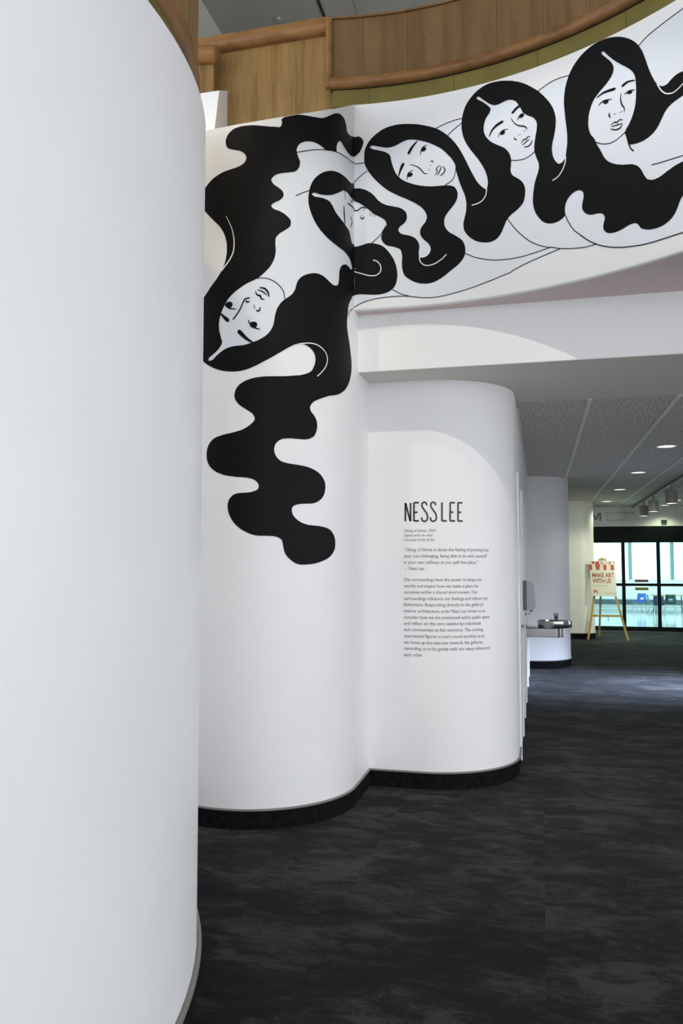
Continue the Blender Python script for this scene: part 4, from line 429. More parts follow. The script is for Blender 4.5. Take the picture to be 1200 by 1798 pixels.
FACES=[[([(-1.102,3.174),(-1.099,3.171),(-1.091,3.162),(-1.081,3.152),(-1.072,3.143),(-1.066,3.138),(-1.059,3.131),(-1.054,3.126),(-1.052,3.124)],0.0229,1),
([(-0.975,3.048),(-0.971,3.043),(-0.960,3.032),(-0.947,3.018),(-0.934,3.006),(-0.922,2.997),(-0.907,2.987),(-0.895,2.980),(-0.890,2.977)],0.0248,3),
([(-1.073,3.229),(-1.070,3.226),(-1.063,3.219),(-1.054,3.210),(-1.045,3.203),(-1.032,3.198),(-1.016,3.195),(-1.003,3.193),(-0.997,3.192)],0.0092,2),
([(-1.049,3.223),(-1.039,3.223)],0.0382,0),
([(-0.920,3.121),(-0.918,3.117),(-0.915,3.109),(-0.910,3.099),(-0.904,3.090),(-0.899,3.085),(-0.893,3.080),(-0.886,3.075),(-0.879,3.072),(-0.870,3.068),(-0.859,3.065),(-0.850,3.063),(-0.847,3.062)],0.0099,2),
([(-0.891,3.091),(-0.882,3.091)],0.0382,0),
([(-1.015,3.129),(-1.011,3.134),(-1.002,3.146),(-0.991,3.160),(-0.982,3.174),(-0.975,3.186),(-0.968,3.199),(-0.962,3.212),(-0.956,3.225),(-0.953,3.233),(-0.950,3.242),(-0.946,3.250),(-0.941,3.256),(-0.934,3.258),(-0.925,3.260),(-0.917,3.261),(-0.914,3.261)],0.0084,0),
([(-0.936,3.249),(-0.935,3.247),(-0.934,3.243),(-0.931,3.238),(-0.929,3.236),(-0.925,3.236),(-0.919,3.237),(-0.914,3.240),(-0.912,3.241)],0.0099,2),
([(-0.885,3.216),(-0.879,3.195)],0.0134,2),
([(-0.872,3.181),(-0.870,3.181),(-0.865,3.180),(-0.859,3.179),(-0.854,3.180),(-0.850,3.185),(-0.847,3.193),(-0.845,3.201),(-0.845,3.204)],0.0099,2),
([(-0.850,3.328),(-0.847,3.328),(-0.838,3.328),(-0.828,3.326),(-0.820,3.324),(-0.814,3.320),(-0.809,3.315),(-0.804,3.310),(-0.800,3.304),(-0.796,3.296),(-0.794,3.286),(-0.792,3.277),(-0.791,3.273)],0.0122,2),
([(-0.862,3.315),(-0.859,3.314),(-0.850,3.311),(-0.839,3.307),(-0.830,3.303),(-0.822,3.297),(-0.814,3.290),(-0.807,3.284),(-0.805,3.281)],0.0076,2),
([(-0.875,3.305),(-0.875,3.302),(-0.872,3.294),(-0.868,3.286),(-0.863,3.280),(-0.859,3.279),(-0.854,3.279),(-0.849,3.278),(-0.845,3.276),(-0.843,3.273),(-0.842,3.267),(-0.842,3.262),(-0.840,3.258),(-0.835,3.256),(-0.828,3.255),(-0.822,3.255),(-0.820,3.255)],0.0107,2)],
[([(-0.193,4.116),(-0.187,4.060)],0.0099,2),
([(-0.204,4.008),(-0.204,4.001),(-0.202,3.984),(-0.200,3.963),(-0.198,3.943),(-0.195,3.926),(-0.192,3.907),(-0.190,3.892),(-0.189,3.885)],0.0138,2),
([(-0.145,4.049),(-0.012,4.068)],0.0076,0),
([(-0.005,4.063),(-0.003,4.062),(0.002,4.060),(0.009,4.058),(0.015,4.057),(0.027,4.060),(0.038,4.069),(0.049,4.077),(0.060,4.080),(0.066,4.078),(0.072,4.075),(0.076,4.073),(0.078,4.072)],0.0076,0),
([(-0.097,4.126),(-0.092,4.126),(-0.079,4.124),(-0.065,4.120),(-0.016,4.142),(-0.067,4.104),(-0.080,4.091),(-0.092,4.080),(-0.097,4.075)],0.0076,2),
([(-0.104,3.976),(-0.098,3.973),(-0.086,3.968),(-0.074,3.960),(-0.068,3.951),(-0.074,3.936),(-0.087,3.918),(-0.099,3.902),(-0.104,3.896)],0.0099,2),
([(0.060,4.066),(0.066,4.054)],0.0076,2),
([(0.047,4.017),(0.055,4.022)],0.0076,2),
([(0.043,4.009),(0.045,4.007),(0.049,4.003),(0.054,3.999),(0.058,3.997),(0.062,3.999),(0.067,4.004),(0.070,4.010),(0.071,4.012)],0.0084,2),
([(0.109,4.042),(0.114,4.013)],0.0076,2),
([(0.128,4.036),(0.131,4.008)],0.0076,2),
([(0.144,4.026),(0.148,4.007)],0.0076,2)],
[([(0.444,4.512),(0.440,4.509),(0.431,4.501),(0.421,4.490),(0.412,4.480),(0.403,4.468),(0.395,4.454),(0.388,4.442),(0.385,4.437)],0.0199,1),
([(0.344,4.362),(0.342,4.358),(0.337,4.348),(0.331,4.335),(0.326,4.323),(0.322,4.310),(0.317,4.296),(0.314,4.284),(0.313,4.279)],0.0199,3),
([(0.514,4.477),(0.510,4.476),(0.502,4.473),(0.491,4.469),(0.483,4.464),(0.479,4.459),(0.476,4.454),(0.473,4.447),(0.471,4.441),(0.469,4.432),(0.467,4.422),(0.466,4.414),(0.466,4.410)],0.0069,2),
([(0.484,4.447),(0.493,4.450)],0.0287,0),
([(0.414,4.311),(0.410,4.310),(0.401,4.307),(0.390,4.302),(0.383,4.296),(0.379,4.291),(0.377,4.285),(0.375,4.278),(0.374,4.272),(0.372,4.264),(0.372,4.254),(0.371,4.247),(0.371,4.244)],0.0069,2),
([(0.388,4.279),(0.397,4.282)],0.0287,0),
([(0.391,4.354),(0.397,4.352),(0.410,4.348),(0.427,4.341),(0.441,4.334),(0.449,4.327),(0.457,4.320),(0.465,4.312),(0.472,4.304),(0.478,4.296),(0.483,4.288),(0.488,4.281),(0.495,4.275),(0.501,4.274),(0.507,4.273),(0.513,4.273),(0.515,4.272)],0.0073,2),
([(0.535,4.353),(0.537,4.354),(0.540,4.355),(0.545,4.357),(0.548,4.357),(0.552,4.354),(0.555,4.349),(0.557,4.344),(0.558,4.341)],0.0057,2),
([(0.540,4.331),(0.538,4.319)],0.0065,2),
([(0.523,4.307),(0.530,4.292)],0.0065,2),
([(0.601,4.316),(0.598,4.314),(0.589,4.309),(0.581,4.302),(0.576,4.295),(0.577,4.290),(0.580,4.284),(0.582,4.279),(0.583,4.274),(0.580,4.267),(0.574,4.261),(0.569,4.256),(0.566,4.254)],0.0073,2),
([(0.612,4.309),(0.611,4.306),(0.608,4.298),(0.605,4.288),(0.601,4.279),(0.596,4.270),(0.591,4.260),(0.586,4.253),(0.584,4.250)],0.0073,2),
([(0.621,4.306),(0.624,4.302),(0.629,4.295),(0.634,4.286),(0.637,4.278),(0.636,4.272),(0.632,4.265),(0.628,4.260),(0.624,4.255),(0.618,4.251),(0.611,4.247),(0.604,4.245),(0.602,4.244)],0.0080,2)],
[([(0.945,4.446),(0.946,4.450),(0.950,4.460),(0.956,4.471),(0.961,4.481),(0.969,4.490),(0.978,4.498),(0.987,4.505),(0.998,4.512),(1.008,4.516),(1.020,4.520),(1.029,4.523),(1.033,4.524)],0.0176,1),
([(1.106,4.568),(1.109,4.570),(1.114,4.574),(1.120,4.580),(1.126,4.585),(1.133,4.589),(1.141,4.593),(1.147,4.596),(1.149,4.598)],0.0168,0),
([(1.004,4.426),(1.005,4.429),(1.009,4.438),(1.015,4.447),(1.022,4.455),(1.026,4.458),(1.030,4.460),(1.035,4.463),(1.040,4.464),(1.049,4.466),(1.059,4.465),(1.068,4.465),(1.072,4.464)],0.0069,2),
([(1.032,4.448),(1.039,4.449)],0.0267,0),
([(1.138,4.506),(1.139,4.509),(1.142,4.516),(1.146,4.523),(1.150,4.529),(1.158,4.534),(1.168,4.537),(1.177,4.539),(1.180,4.540)],0.0069,2),
([(1.161,4.527),(1.169,4.529)],0.0267,0),
([(1.094,4.531),(1.096,4.526),(1.102,4.515),(1.110,4.501),(1.118,4.489),(1.126,4.481),(1.134,4.474),(1.144,4.468),(1.153,4.462),(1.161,4.459),(1.169,4.457),(1.177,4.454),(1.184,4.449),(1.188,4.446),(1.192,4.443),(1.196,4.439),(1.198,4.435),(1.199,4.432),(1.200,4.429),(1.200,4.426),(1.200,4.424)],0.0076,2),
([(1.142,4.403),(1.157,4.405)],0.0076,2),
([(1.176,4.417),(1.186,4.424)],0.0076,2),
([(1.114,4.396),(1.114,4.394),(1.115,4.390),(1.116,4.385),(1.118,4.381),(1.121,4.379),(1.126,4.378),(1.130,4.377),(1.132,4.377)],0.0069,2),
([(1.160,4.341),(1.162,4.344),(1.165,4.351),(1.170,4.358),(1.176,4.362),(1.180,4.363),(1.185,4.362),(1.190,4.362),(1.194,4.362),(1.197,4.364),(1.199,4.367),(1.201,4.370),(1.204,4.372),(1.209,4.372),(1.214,4.372),(1.219,4.371),(1.221,4.370)],0.0076,2),
([(1.169,4.328),(1.171,4.330),(1.178,4.334),(1.186,4.339),(1.193,4.343),(1.200,4.347),(1.207,4.350),(1.214,4.353),(1.216,4.354)],0.0065,2),
([(1.179,4.312),(1.182,4.311),(1.190,4.310),(1.199,4.309),(1.207,4.309),(1.213,4.312),(1.219,4.315),(1.224,4.320),(1.228,4.326),(1.230,4.330),(1.232,4.336),(1.234,4.340),(1.234,4.342)],0.0080,2)],
[([(1.665,4.470),(1.669,4.472),(1.679,4.476),(1.692,4.481),(1.704,4.484),(1.725,4.484),(1.749,4.482),(1.769,4.479),(1.777,4.478)],0.0160,1),
([(1.830,4.476),(1.833,4.477),(1.840,4.480),(1.850,4.483),(1.858,4.485),(1.872,4.484),(1.888,4.480),(1.901,4.476),(1.906,4.475)],0.0153,3),
([(1.673,4.418),(1.676,4.420),(1.684,4.424),(1.694,4.429),(1.703,4.432),(1.719,4.431),(1.738,4.427),(1.753,4.423),(1.760,4.421)],0.0073,2),
([(1.716,4.422),(1.726,4.419)],0.0245,0),
([(1.839,4.417),(1.842,4.418),(1.848,4.421),(1.857,4.423),(1.865,4.425),(1.876,4.424),(1.889,4.421),(1.900,4.418),(1.905,4.417)],0.0073,2),
([(1.869,4.417),(1.878,4.415)],0.0229,0),
([(1.819,4.435),(1.818,4.431),(1.817,4.422),(1.815,4.411),(1.814,4.401),(1.815,4.391),(1.817,4.380),(1.819,4.369),(1.823,4.358),(1.826,4.351),(1.831,4.345),(1.834,4.338),(1.837,4.332),(1.837,4.325),(1.836,4.317),(1.835,4.311),(1.834,4.308)],0.0076,2),
([(1.744,4.341),(1.743,4.339),(1.741,4.336),(1.739,4.331),(1.738,4.327),(1.740,4.322),(1.744,4.317),(1.748,4.312),(1.749,4.310)],0.0084,2),
([(1.770,4.325),(1.783,4.317)],0.0076,2),
([(1.806,4.316),(1.822,4.320)],0.0069,2),
([(1.750,4.258),(1.752,4.261),(1.758,4.266),(1.765,4.270),(1.773,4.271),(1.777,4.270),(1.781,4.267),(1.785,4.264),(1.789,4.263),(1.792,4.264),(1.795,4.268),(1.798,4.271),(1.801,4.273),(1.808,4.272),(1.816,4.269),(1.823,4.265),(1.826,4.263)],0.0076,2),
([(1.752,4.251),(1.756,4.251),(1.766,4.249),(1.778,4.248),(1.788,4.247),(1.798,4.246),(1.809,4.245),(1.818,4.244),(1.822,4.244)],0.0065,2),
([(1.746,4.240),(1.750,4.237),(1.759,4.231),(1.770,4.224),(1.780,4.220),(1.788,4.219),(1.796,4.219),(1.804,4.220),(1.810,4.223),(1.814,4.227),(1.817,4.232),(1.819,4.237),(1.820,4.239)],0.0084,2)]]
WALL_TEXT=[('Sifting of Selves, 2024',-0.121,0.109,1.832,'i'),
('Digital print on vinyl',-0.122,0.086,1.799,'i'),
('Courtesy of the Artist',-0.122,0.100,1.766,'i'),
('“Sifting of Selves is about the feeling of growing into',-0.119,0.527,1.691,'n'),
('your own belonging, being able to be with yourself',-0.122,0.508,1.646,'n'),
('in your own stillness as you spill into place.”',-0.123,0.429,1.600,'n'),
('–  Ness Lee',-0.119,0.024,1.555,'n'),
('Our surroundings have the power to shape our',-0.123,0.461,1.475,'n'),
('worlds and impact how we make a place for',-0.123,0.432,1.429,'n'),
('ourselves within a shared environment. Our',-0.124,0.424,1.385,'n'),
('surroundings influence our feelings and inform our',-0.124,0.513,1.339,'n'),
('behaviours. Responding directly to the gallery’s',-0.124,0.471,1.295,'n'),
('interior architecture, artist Ness Lee invites us to',-0.124,0.488,1.249,'n'),
('consider how we are positioned within public space',-0.125,0.527,1.204,'n'),
('and reflect on the care needed by individuals',-0.125,0.447,1.160,'n'),
('and communities to feel welcome. The curving,',-0.125,0.469,1.115,'n'),
('intertwined figures in Lee’s mural envelop us as',-0.125,0.476,1.069,'n'),
('we move up the staircase towards the galleries,',-0.126,0.467,1.024,'n'),
('reminding us to be gentle with our many selves and',-0.126,0.525,0.980,'n'),
('each other.',-0.126,0.013,0.935,'n')]
TITLE_STROKES=[[(-0.110,2.040),(-0.111,1.905)],
[(-0.109,2.038),(-0.075,1.907)],
[(-0.072,2.039),(-0.073,1.904)],
[(-0.047,2.041),(-0.048,1.906)],
[(-0.047,2.040),(-0.011,2.040)],
[(-0.047,1.970),(-0.021,1.970)],
[(-0.048,1.908),(-0.012,1.907)],
[(0.046,2.025),(0.046,2.026),(0.044,2.030),(0.042,2.034),(0.040,2.037),(0.037,2.039),(0.035,2.041),(0.032,2.042),(0.029,2.042),(0.026,2.042),(0.022,2.041),(0.019,2.040),(0.017,2.038),(0.014,2.035),(0.013,2.032),(0.011,2.028),(0.011,2.024),(0.011,2.020),(0.012,2.015),(0.013,2.011),(0.015,2.006),(0.018,2.001),(0.021,1.996),(0.025,1.991),(0.028,1.986),(0.032,1.980),(0.037,1.975),(0.040,1.969),(0.044,1.963),(0.046,1.958),(0.049,1.952),(0.050,1.947),(0.051,1.941),(0.052,1.935),(0.051,1.928),(0.050,1.922),(0.048,1.916),(0.046,1.913),(0.043,1.910),(0.040,1.907),(0.037,1.905),(0.034,1.904),(0.030,1.903),(0.027,1.903),(0.023,1.904),(0.020,1.905),(0.017,1.907),(0.014,1.910),(0.012,1.912),(0.011,1.916),(0.010,1.922),(0.009,1.926),(0.009,1.928)],
[(0.110,2.024),(0.110,2.026),(0.108,2.029),(0.107,2.034),(0.104,2.037),(0.102,2.039),(0.099,2.040),(0.096,2.041),(0.093,2.041),(0.090,2.041),(0.087,2.040),(0.084,2.039),(0.081,2.037),(0.079,2.034),(0.077,2.031),(0.076,2.027),(0.075,2.024),(0.075,2.019),(0.076,2.015),(0.078,2.010),(0.079,2.006),(0.082,2.000),(0.085,1.995),(0.089,1.990),(0.092,1.985),(0.096,1.980),(0.100,1.974),(0.104,1.969),(0.107,1.963),(0.110,1.957),(0.112,1.952),(0.113,1.946),(0.114,1.940),(0.115,1.934),(0.115,1.928),(0.114,1.921),(0.112,1.916),(0.109,1.913),(0.107,1.909),(0.104,1.907),(0.100,1.905),(0.097,1.904),(0.094,1.903),(0.090,1.903),(0.087,1.903),(0.084,1.905),(0.081,1.907),(0.078,1.909),(0.076,1.912),(0.074,1.916),(0.073,1.921),(0.073,1.925),(0.073,1.927)],
[(0.156,2.040),(0.155,1.905)],
[(0.155,1.906),(0.190,1.906)],
[(0.216,2.039),(0.214,1.905)],
[(0.215,2.038),(0.251,2.038)],
[(0.215,1.969),(0.240,1.969)],
[(0.214,1.906),(0.251,1.906)],
[(0.274,2.040),(0.273,1.905)],
[(0.274,2.038),(0.308,2.038)],
[(0.273,1.969),(0.298,1.969)],
[(0.273,1.905),(0.309,1.906)]]

# ------------------------------------------------------------------ the mural (flat vinyl cut to shape on both walls)
mural = tag(empty('wall_mural', (XS, YS, 2.2)), 'black and white vinyl mural of faces with flowing hair on the curved walls', 'mural')
bm = bmesh.new(); flat_poly(bm, BODY); drape(bm, mural_point, .0012, .025); done(bm, 'body_shape', vinyl_pale, mural)
for k, pts in enumerate((HAIR_A, HAIR_B, HAIR_C, HAIR_D, HAIR_E)):
    bm = bmesh.new(); flat_poly(bm, pts); drape(bm, mural_point, .0024+.00025*k, .02); o = done(bm, 'hair', vinyl_black, mural)
for pts, w, t in BLACK_LINES:
    bm = bmesh.new(); ribbon(bm, pts, w, t); drape(bm, mural_point, .0038, .03); done(bm, 'outline', vinyl_black, mural)
for pts, w, t in WHITE_LINES:
    bm = bmesh.new(); ribbon(bm, pts, w, t); drape(bm, mural_point, .0038, .02); done(bm, 'hair_strand', vinyl_white, mural)
for fc in FACES:                        # brows, eyes, nose and lips of each face
    sets = [('eyebrow', fc[0:1]), ('eyebrow', fc[1:2])]
    sets += [('eye', fc[2:4]), ('eye', fc[4:6]), ('nose', fc[6:7]), ('nostrils', fc[7:10]), ('lips', fc[10:13])] if len(fc) == 13 else [('nose', fc[2:4]), ('eye', fc[4:5]), ('eye', fc[5:6]), ('nostrils', fc[6:9]), ('lips', fc[9:12])]
    for nm, st in sets:
        bm = bmesh.new()
        for pts, w, t in st: ribbon(bm, pts, w, t)
        drape(bm, mural_point, .0042, .02); o = done(bm, nm, vinyl_black, mural)
        if nm in ('nostrils', 'lips'): o['kind'] = 'stuff'

# ------------------------------------------------------------------ wall text
txt = tag(empty('wall_text', (CB[0], CB[1]-RB, 1.0)), 'black heading and grey paragraphs of lettering on the rounded white wall', 'wall text')
bm = bmesh.new()
for pts in TITLE_STROKES: ribbon(bm, pts, .0125 if len(pts) > 2 else .0132, 0, len(pts) > 2)
drape(bm, text_point, .0012, .02); done(bm, 'heading', ink, txt)
def text_mesh(body, size, shear=0, offset=0):
    c = bpy.data.curves.new('text_line', 'FONT'); c.body = body; c.size = size; c.shear = shear; c.resolution_u = 3; c.offset = offset
    o = bpy.data.objects.new('text_line', c); COL.objects.link(o)
    dg = bpy.context.evaluated_depsgraph_get(); dg.update()
    me = bpy.data.meshes.new_from_object(o.evaluated_get(dg)); bpy.data.objects.remove(o); bpy.data.curves.remove(c); return me
def add_line(body, u0, u1, z, st):
    me = text_mesh(body, .034 if st == 'n' else .026, .22 if st == 'i' else 0)
    bm = bmesh.new(); bm.from_mesh(me); bpy.data.meshes.remove(me)
    xs = [v.co.x for v in bm.verts]; a, b = min(xs), max(xs); k = (u1-u0)/(b-a)
    for v in bm.verts: v.co = Vector((u0+(v.co.x-a)*k, z-.004+v.co.y, 0))
    bmesh.ops.triangulate(bm, faces=bm.faces[:]); drape(bm, text_point, .0012, .03); done(bm, 'text_line', ink2, txt)
for row in WALL_TEXT: add_line(*row)

# ------------------------------------------------------------------ wooden guards
def ring_part(name, m, u0, u1, d0, d1, z0, z1, parent, gap=.0):
    aa, ab = A0-(u0+gap)/RF, A0-(u1-gap)/RF; k = max(2, int((u1-u0)/.05))
    return sweep(CF, RF, aa, ab, k, [(d0, z0), (d1, z0), (d1, z1), (d0, z1)]).build(name, m, parent, 30)
guard = tag(empty('balcony_guard', (-.9, 5.31, ZT)), 'curved brown oak balcony guard above the mural faces', 'balcony guard')
u_end = 5.0; u0 = -.165
us = [u0, .068]+[.068+.312*k for k in range(1, 17)]
for a, b in zip(us, us[1:]): ring_part('wood_panel', oak_red, a, b, .004, .045, 4.96, 5.462, guard, .0008)
ring_part('panel_backing', groove, u0, us[-1], .01, .05, 4.95, 5.455, guard)
us2 = [u0+.01, .105, .70, 1.27]+[1.27+.58*k for k in range(1, 7)]
for a, b in zip(us2, us2[1:]): ring_part('brass_strip', brass, a, b, .02, .05, 4.827, 4.965, guard, .0012)
hb = [(-.034*math.sin(t), 4.992-.04*math.cos(t)) for t in [PI*k/10 for k in range(11)]]+[(.03, 5.032), (.03, 4.952)]
sweep(CF, RF, A0-(u0-.012)/RF, A0-us[-1]/RF, 110, hb).build('bottom_moulding', oak_bead, guard, 40)
ring_part('top_cap', oak_red, u0-.012, us[-1], -.012, .06, 5.462, 5.478, guard)
ae = A0-(u0-.012)/RF
vb = MB(); c0 = Vector((CF[0]+RF*math.cos(ae), CF[1]+RF*math.sin(ae)))
vb.tube([(c0.x, c0.y, 4.955), (c0.x, c0.y, 5.465)], .024, 14).build('end_moulding', oak_bead, guard, 40)

sg = tag(empty('stair_guard', (-1.85, 5.38, 4.4)), 'flat yellow-brown oak panel guard with thick top rail left of the balcony', 'stair guard')
us = [-2.265, -1.395]
MB().box(-2.33, -1.372, 5.362, 5.40, 4.42, 5.45).build('wood_panel', oak_yellow, sg)
rail = [(5.41, 5.42), (5.33, 5.415), (5.305, 5.425), (5.29, 5.45), (5.288, 5.485), (5.30, 5.52), (5.325, 5.535), (5.41, 5.535)]
MB().ring([[(x, y, z) for y, z in rail] for x in (-2.75, -1.415)]).build('top_rail', oak_bead, sg, 40)

sg2 = tag(empty('stair_parapet', (-2.5, 5.25, 4.4)), 'low white parapet with oak panel and round handrail at the head of the stairs', 'stair parapet')
mb = MB(); mb.ring([[(x, 5.08, 4.5), (x, 5.36, 4.5), (x, 5.36, 5.115), (x, 5.20, 5.024)] for x in (-2.8, -2.205)]).build('white_kerb', white_gloss, sg2)
MB().box(-2.8, -2.27, 5.24, 5.28, 5.04, 5.29).build('wood_panel', oak_yellow, sg2)
mb = MB(); X = [-2.9, -2.25, -2.232, -2.222]; rr = [.062, .062, .058, .048]
mb.tube([(x, 5.215, 5.325-(x+2.35)*.12) for x in X], rr, 18).build('handrail', oak_bead, sg2, 50)

lg = tag(empty('stair_wall_guard', (-1.12, 2.2, 3.3)), 'oak guard with orange rounded moulding on top of the left curved wall', 'stair guard')
for k in range(-6, 7):
    sweep(CL, RL, R(10*k+2)+.0006, R(10*k+12)-.0006, 6, [(-.036, .16), (-.036, .78), (-.08, .78), (-.08, .16)], left_top).build('wood_panel', oak_yellow, lg, 30)
sweep(CL, RL, R(-60), R(72), 60, [(-.045, -.002), (-.045, .12), (-.08, .12), (-.08, -.002)], left_top).build('brass_strip', brass, lg, 30)
hb = [(-.05+.026*math.sin(t), .165-.07*math.cos(t)) for t in [PI*k/12 for k in range(13)]]+[(-.075, .235), (-.075, .095)]
sweep(CL, RL, R(-60), R(72), 70, hb, left_top).build('bottom_moulding', oak_bead, lg, 40)
hb = [(-.06+.055*math.sin(2*PI*k/14), .82-.055*math.cos(2*PI*k/14)) for k in range(14)]
sweep(CL, RL, R(-60), R(72), 60, hb, left_top).build('top_rail', oak_bead, lg, 60)

# ------------------------------------------------------------------ drinking fountain
y = 10.2; df = tag(empty('drinking_fountain', (WX, y, .7)), 'stainless steel drinking fountain mounted on the corridor wall', 'drinking fountain')
n = 10; poly = [(WX, y-.13), (WX+.34, y-.13)]+[(WX+.34+.10*math.sin(t), y-.13*math.cos(t)) for t in [PI*k/n for k in range(1, n)]]+[(WX+.34, y+.13), (WX, y+.13)]
MB().prism(poly, .705, .81).build('bracket', steel, df, 30)
MB().prism([(a*1.0+(.004 if a > WX+.01 else 0), b+(.004 if b > y else -.004)) for a, b in poly], .803, .813).build('bracket_rim', dark_steel, df)
MB().prism([(a*1.0+(.004 if a > WX+.01 else 0), b+(.004 if b > y else -.004)) for a, b in poly], .702, .709).build('bracket_rim', dark_steel, df)
MB().lathe((.168, y, .813), [(.185, 0), (.199, .004), (.204, .014), (.206, .078), (.203, .087), (.196, .087), (.19, .078), (.16, .045), (.06, .03), (0, .028)], 40, 1, .8).build('basin', steel, df, 40)
MB().tube([(.19, y, .84), (.19, y, .92)], .014, 12).build('bubbler_stem', dark_steel, df, 50)
MB().ring([[(.175-.012, y-.016, .92), (.205, y-.016, .92), (.205, y+.016, .92), (.163, y+.016, .92)], [(.165, y-.02, .955), (.214, y-.02, .955), (.214, y+.02, .955), (.165, y+.02, .955)], [(.143, y-.018, .985), (.214, y-.018, .995), (.214, y+.018, .995), (.143, y+.018, .985)]]).build('bubbler_head', dark_steel, df, 30)
MB().lathe((.335, y-.08, .89), [(.014, 0), (.014, .018), (.0, .02)], 12).build('push_button', steel, df)

# ------------------------------------------------------------------ soap or sanitizer dispenser
dp = tag(empty('wall_dispenser', (WX, 8.28, 1.1)), 'grey plastic wall dispenser between the corridor doors', 'dispenser')
MB().box(WX, WX+.05, 8.22, 8.34, 1.13, 1.425).build('back_plate', plastic_dark, dp)
prof = [(WX+.045, 1.13), (WX+.10, 1.132), (WX+.122, 1.16), (WX+.132, 1.21), (WX+.125, 1.30), (WX+.112, 1.39), (WX+.095, 1.412), (WX+.045, 1.42)]
MB().ring([[(x if x < WX+.06 else x-ins, yy, z) for x, z in prof] for yy, ins in ((8.218, .012), (8.226, 0), (8.334, 0), (8.342, .012))]).build('cover', plastic_grey, dp, 30)
MB().box(WX+.07, WX+.10, 8.26, 8.30, 1.115, 1.131).build('nozzle', plastic_dark, dp)

# ------------------------------------------------------------------ ceiling lamps
def downlight(x, y, lens, label, energy, col):
    t = tag(empty('downlight', (x, y, ZC)), label, 'downlight', 'recessed ceiling downlights')
    MB().lathe((x, y, ZC-.008), [(.10, .008), (.115, .006), (.117, 0), (.098, 0), (.095, .006)], 28).build('trim_ring', white_gloss, t, 40)
    MB().lathe((x, y, ZC-.009), [(.0, .012), (.094, .012), (.094, .004), (.0, .003)], 24).build('lens', lens, t)
    lamp('downlight_glow', 'SPOT', (x, y, ZC-.03), energy, col, spot_size=R(130), spot_blend=.5, shadow_soft_size=.08).parent = None
warm = (.86, 1, .66)
downlight(1.432, 9.69, glow, 'recessed downlight nearest the beam, largest of its row', 24, warm)
downlight(1.432, 12.4, glow_cool, 'bluish recessed downlight, second of its row from the beam', 26, (.85, .95, 1))
downlight(1.432, 15.2, glow, 'recessed downlight, third of its row from the beam', 34, warm)
downlight(1.432, 18.07, glow, 'recessed downlight in the row, nearest the glass doors', 40, warm)
downlight(2.84, 18.1, glow, 'recessed downlight right of the track, behind the nearest spotlight head', 34, warm)
downlight(2.82, 19.6, glow, 'recessed downlight right of the track, close to the far wall', 24, warm)
tr = tag(MB().box(2.112, 2.148, 9.0, 19.8, ZC-.042, ZC-.001).build('light_track', mat('dark_track', (.10, .11, .10), .4)), 'dark ceiling track carrying three spotlight heads', 'light track')
for y, lab in ((14.02, 'nearest and largest taupe spotlight head on the ceiling track'), (16.19, 'middle taupe spotlight head on the ceiling track'), (17.65, 'farthest taupe spotlight head on the ceiling track, by the glass doors')):
    t = tag(empty('spotlight_head', (2.13, y, ZC-.042)), lab, 'spotlight', 'spotlight heads on the ceiling track')
    MB().tube([(2.13, y, ZC-.042), (2.13, y, 2.79)], .014, 8).build('stem', lamp_body, t, 50)
    MB().lathe((2.13, y, 2.585), [(.0, .215), (.075, .215), (.092, .20), (.094, 0), (.086, 0), (.08, .03), (0, .03)], 28).build('housing', lamp_body, t, 40)
    MB().lathe((2.13, y, 2.583), [(.0, .012), (.082, .012), (.082, .004), (0, .004)], 24).build('lens', glow, t)
    aim(lamp('spotlight_glow', 'SPOT', (2.13, y, 2.57), 120, (.97, 1, .74), spot_size=R(70), spot_blend=.7, shadow_soft_size=.05), (1.0, 17.75, 1.1) if y < 17 else (1.6, 18.2, 0))

# ------------------------------------------------------------------ lettering and sensor on the far wall
lt = tag(empty('wall_lettering', (1.7, 20.0, 2.6)), 'blue-grey M logo and small lettering above the glass doors', 'lettering')
def flat_strokes(name, strokes, w, m, parent, y, th=.006):
    mb = MB()
    for s in strokes:
        for (x0, z0), (x1, z1) in zip(s, s[1:]):
            d = Vector((x1-x0, z1-z0)); d.normalize(); nn = Vector((-d.y, d.x))*w/2
            q = [(x0+nn.x, z0+nn.y), (x1+nn.x, z1+nn.y), (x1-nn.x, z1-nn.y), (x0-nn.x, z0-nn.y)]
            mb.ring([[(a, y, b) for a, b in q], [(a, y-th, b) for a, b in q]])
    return mb.build(name, m, parent)
flat_strokes('letter_m', [[(1.24, 2.61), (1.24, 2.80)], [(1.25, 2.80), (1.33, 2.64)], [(1.33, 2.64), (1.41, 2.80)], [(1.43, 2.80), (1.43, 2.61)]], .042, letter_m, lt, 20.0)
random.seed(3)
for zz, xa, xb in ((2.80, 1.56, 2.26), (2.725, 1.56, 1.64), (2.63, 1.56, 2.02)):
    x = xa; st = []
    while x < xb:
        st.append([(x, zz-.022), (x, zz+.022)])
        if random.random() < .6: st.append([(x, zz+random.choice((-.018, 0, .018))), (min(x+.022, xb+.02), zz+random.choice((-.018, 0, .018)))])
        x += random.choice((.03, .034, .04, .055))
    flat_strokes('small_lettering', st, .009, letter_m, lt, 20.0, .004)['kind'] = 'stuff'
sn = tag(empty('door_sensor', (2.855, 20.0, 2.6)), 'small black motion sensor above the glass doors', 'sensor')
MB().ring([[(2.79, 20.0, 2.55), (2.92, 20.0, 2.55), (2.92, 20.0, 2.62), (2.79, 20.0, 2.62)], [(2.80, 19.94, 2.55), (2.91, 19.94, 2.55), (2.91, 19.96, 2.60), (2.80, 19.96, 2.60)]]).build('housing', frame_m, sn)
MB().box(2.83, 2.88, 19.93, 19.945, 2.556, 2.575).build('lens', dark_steel, sn)
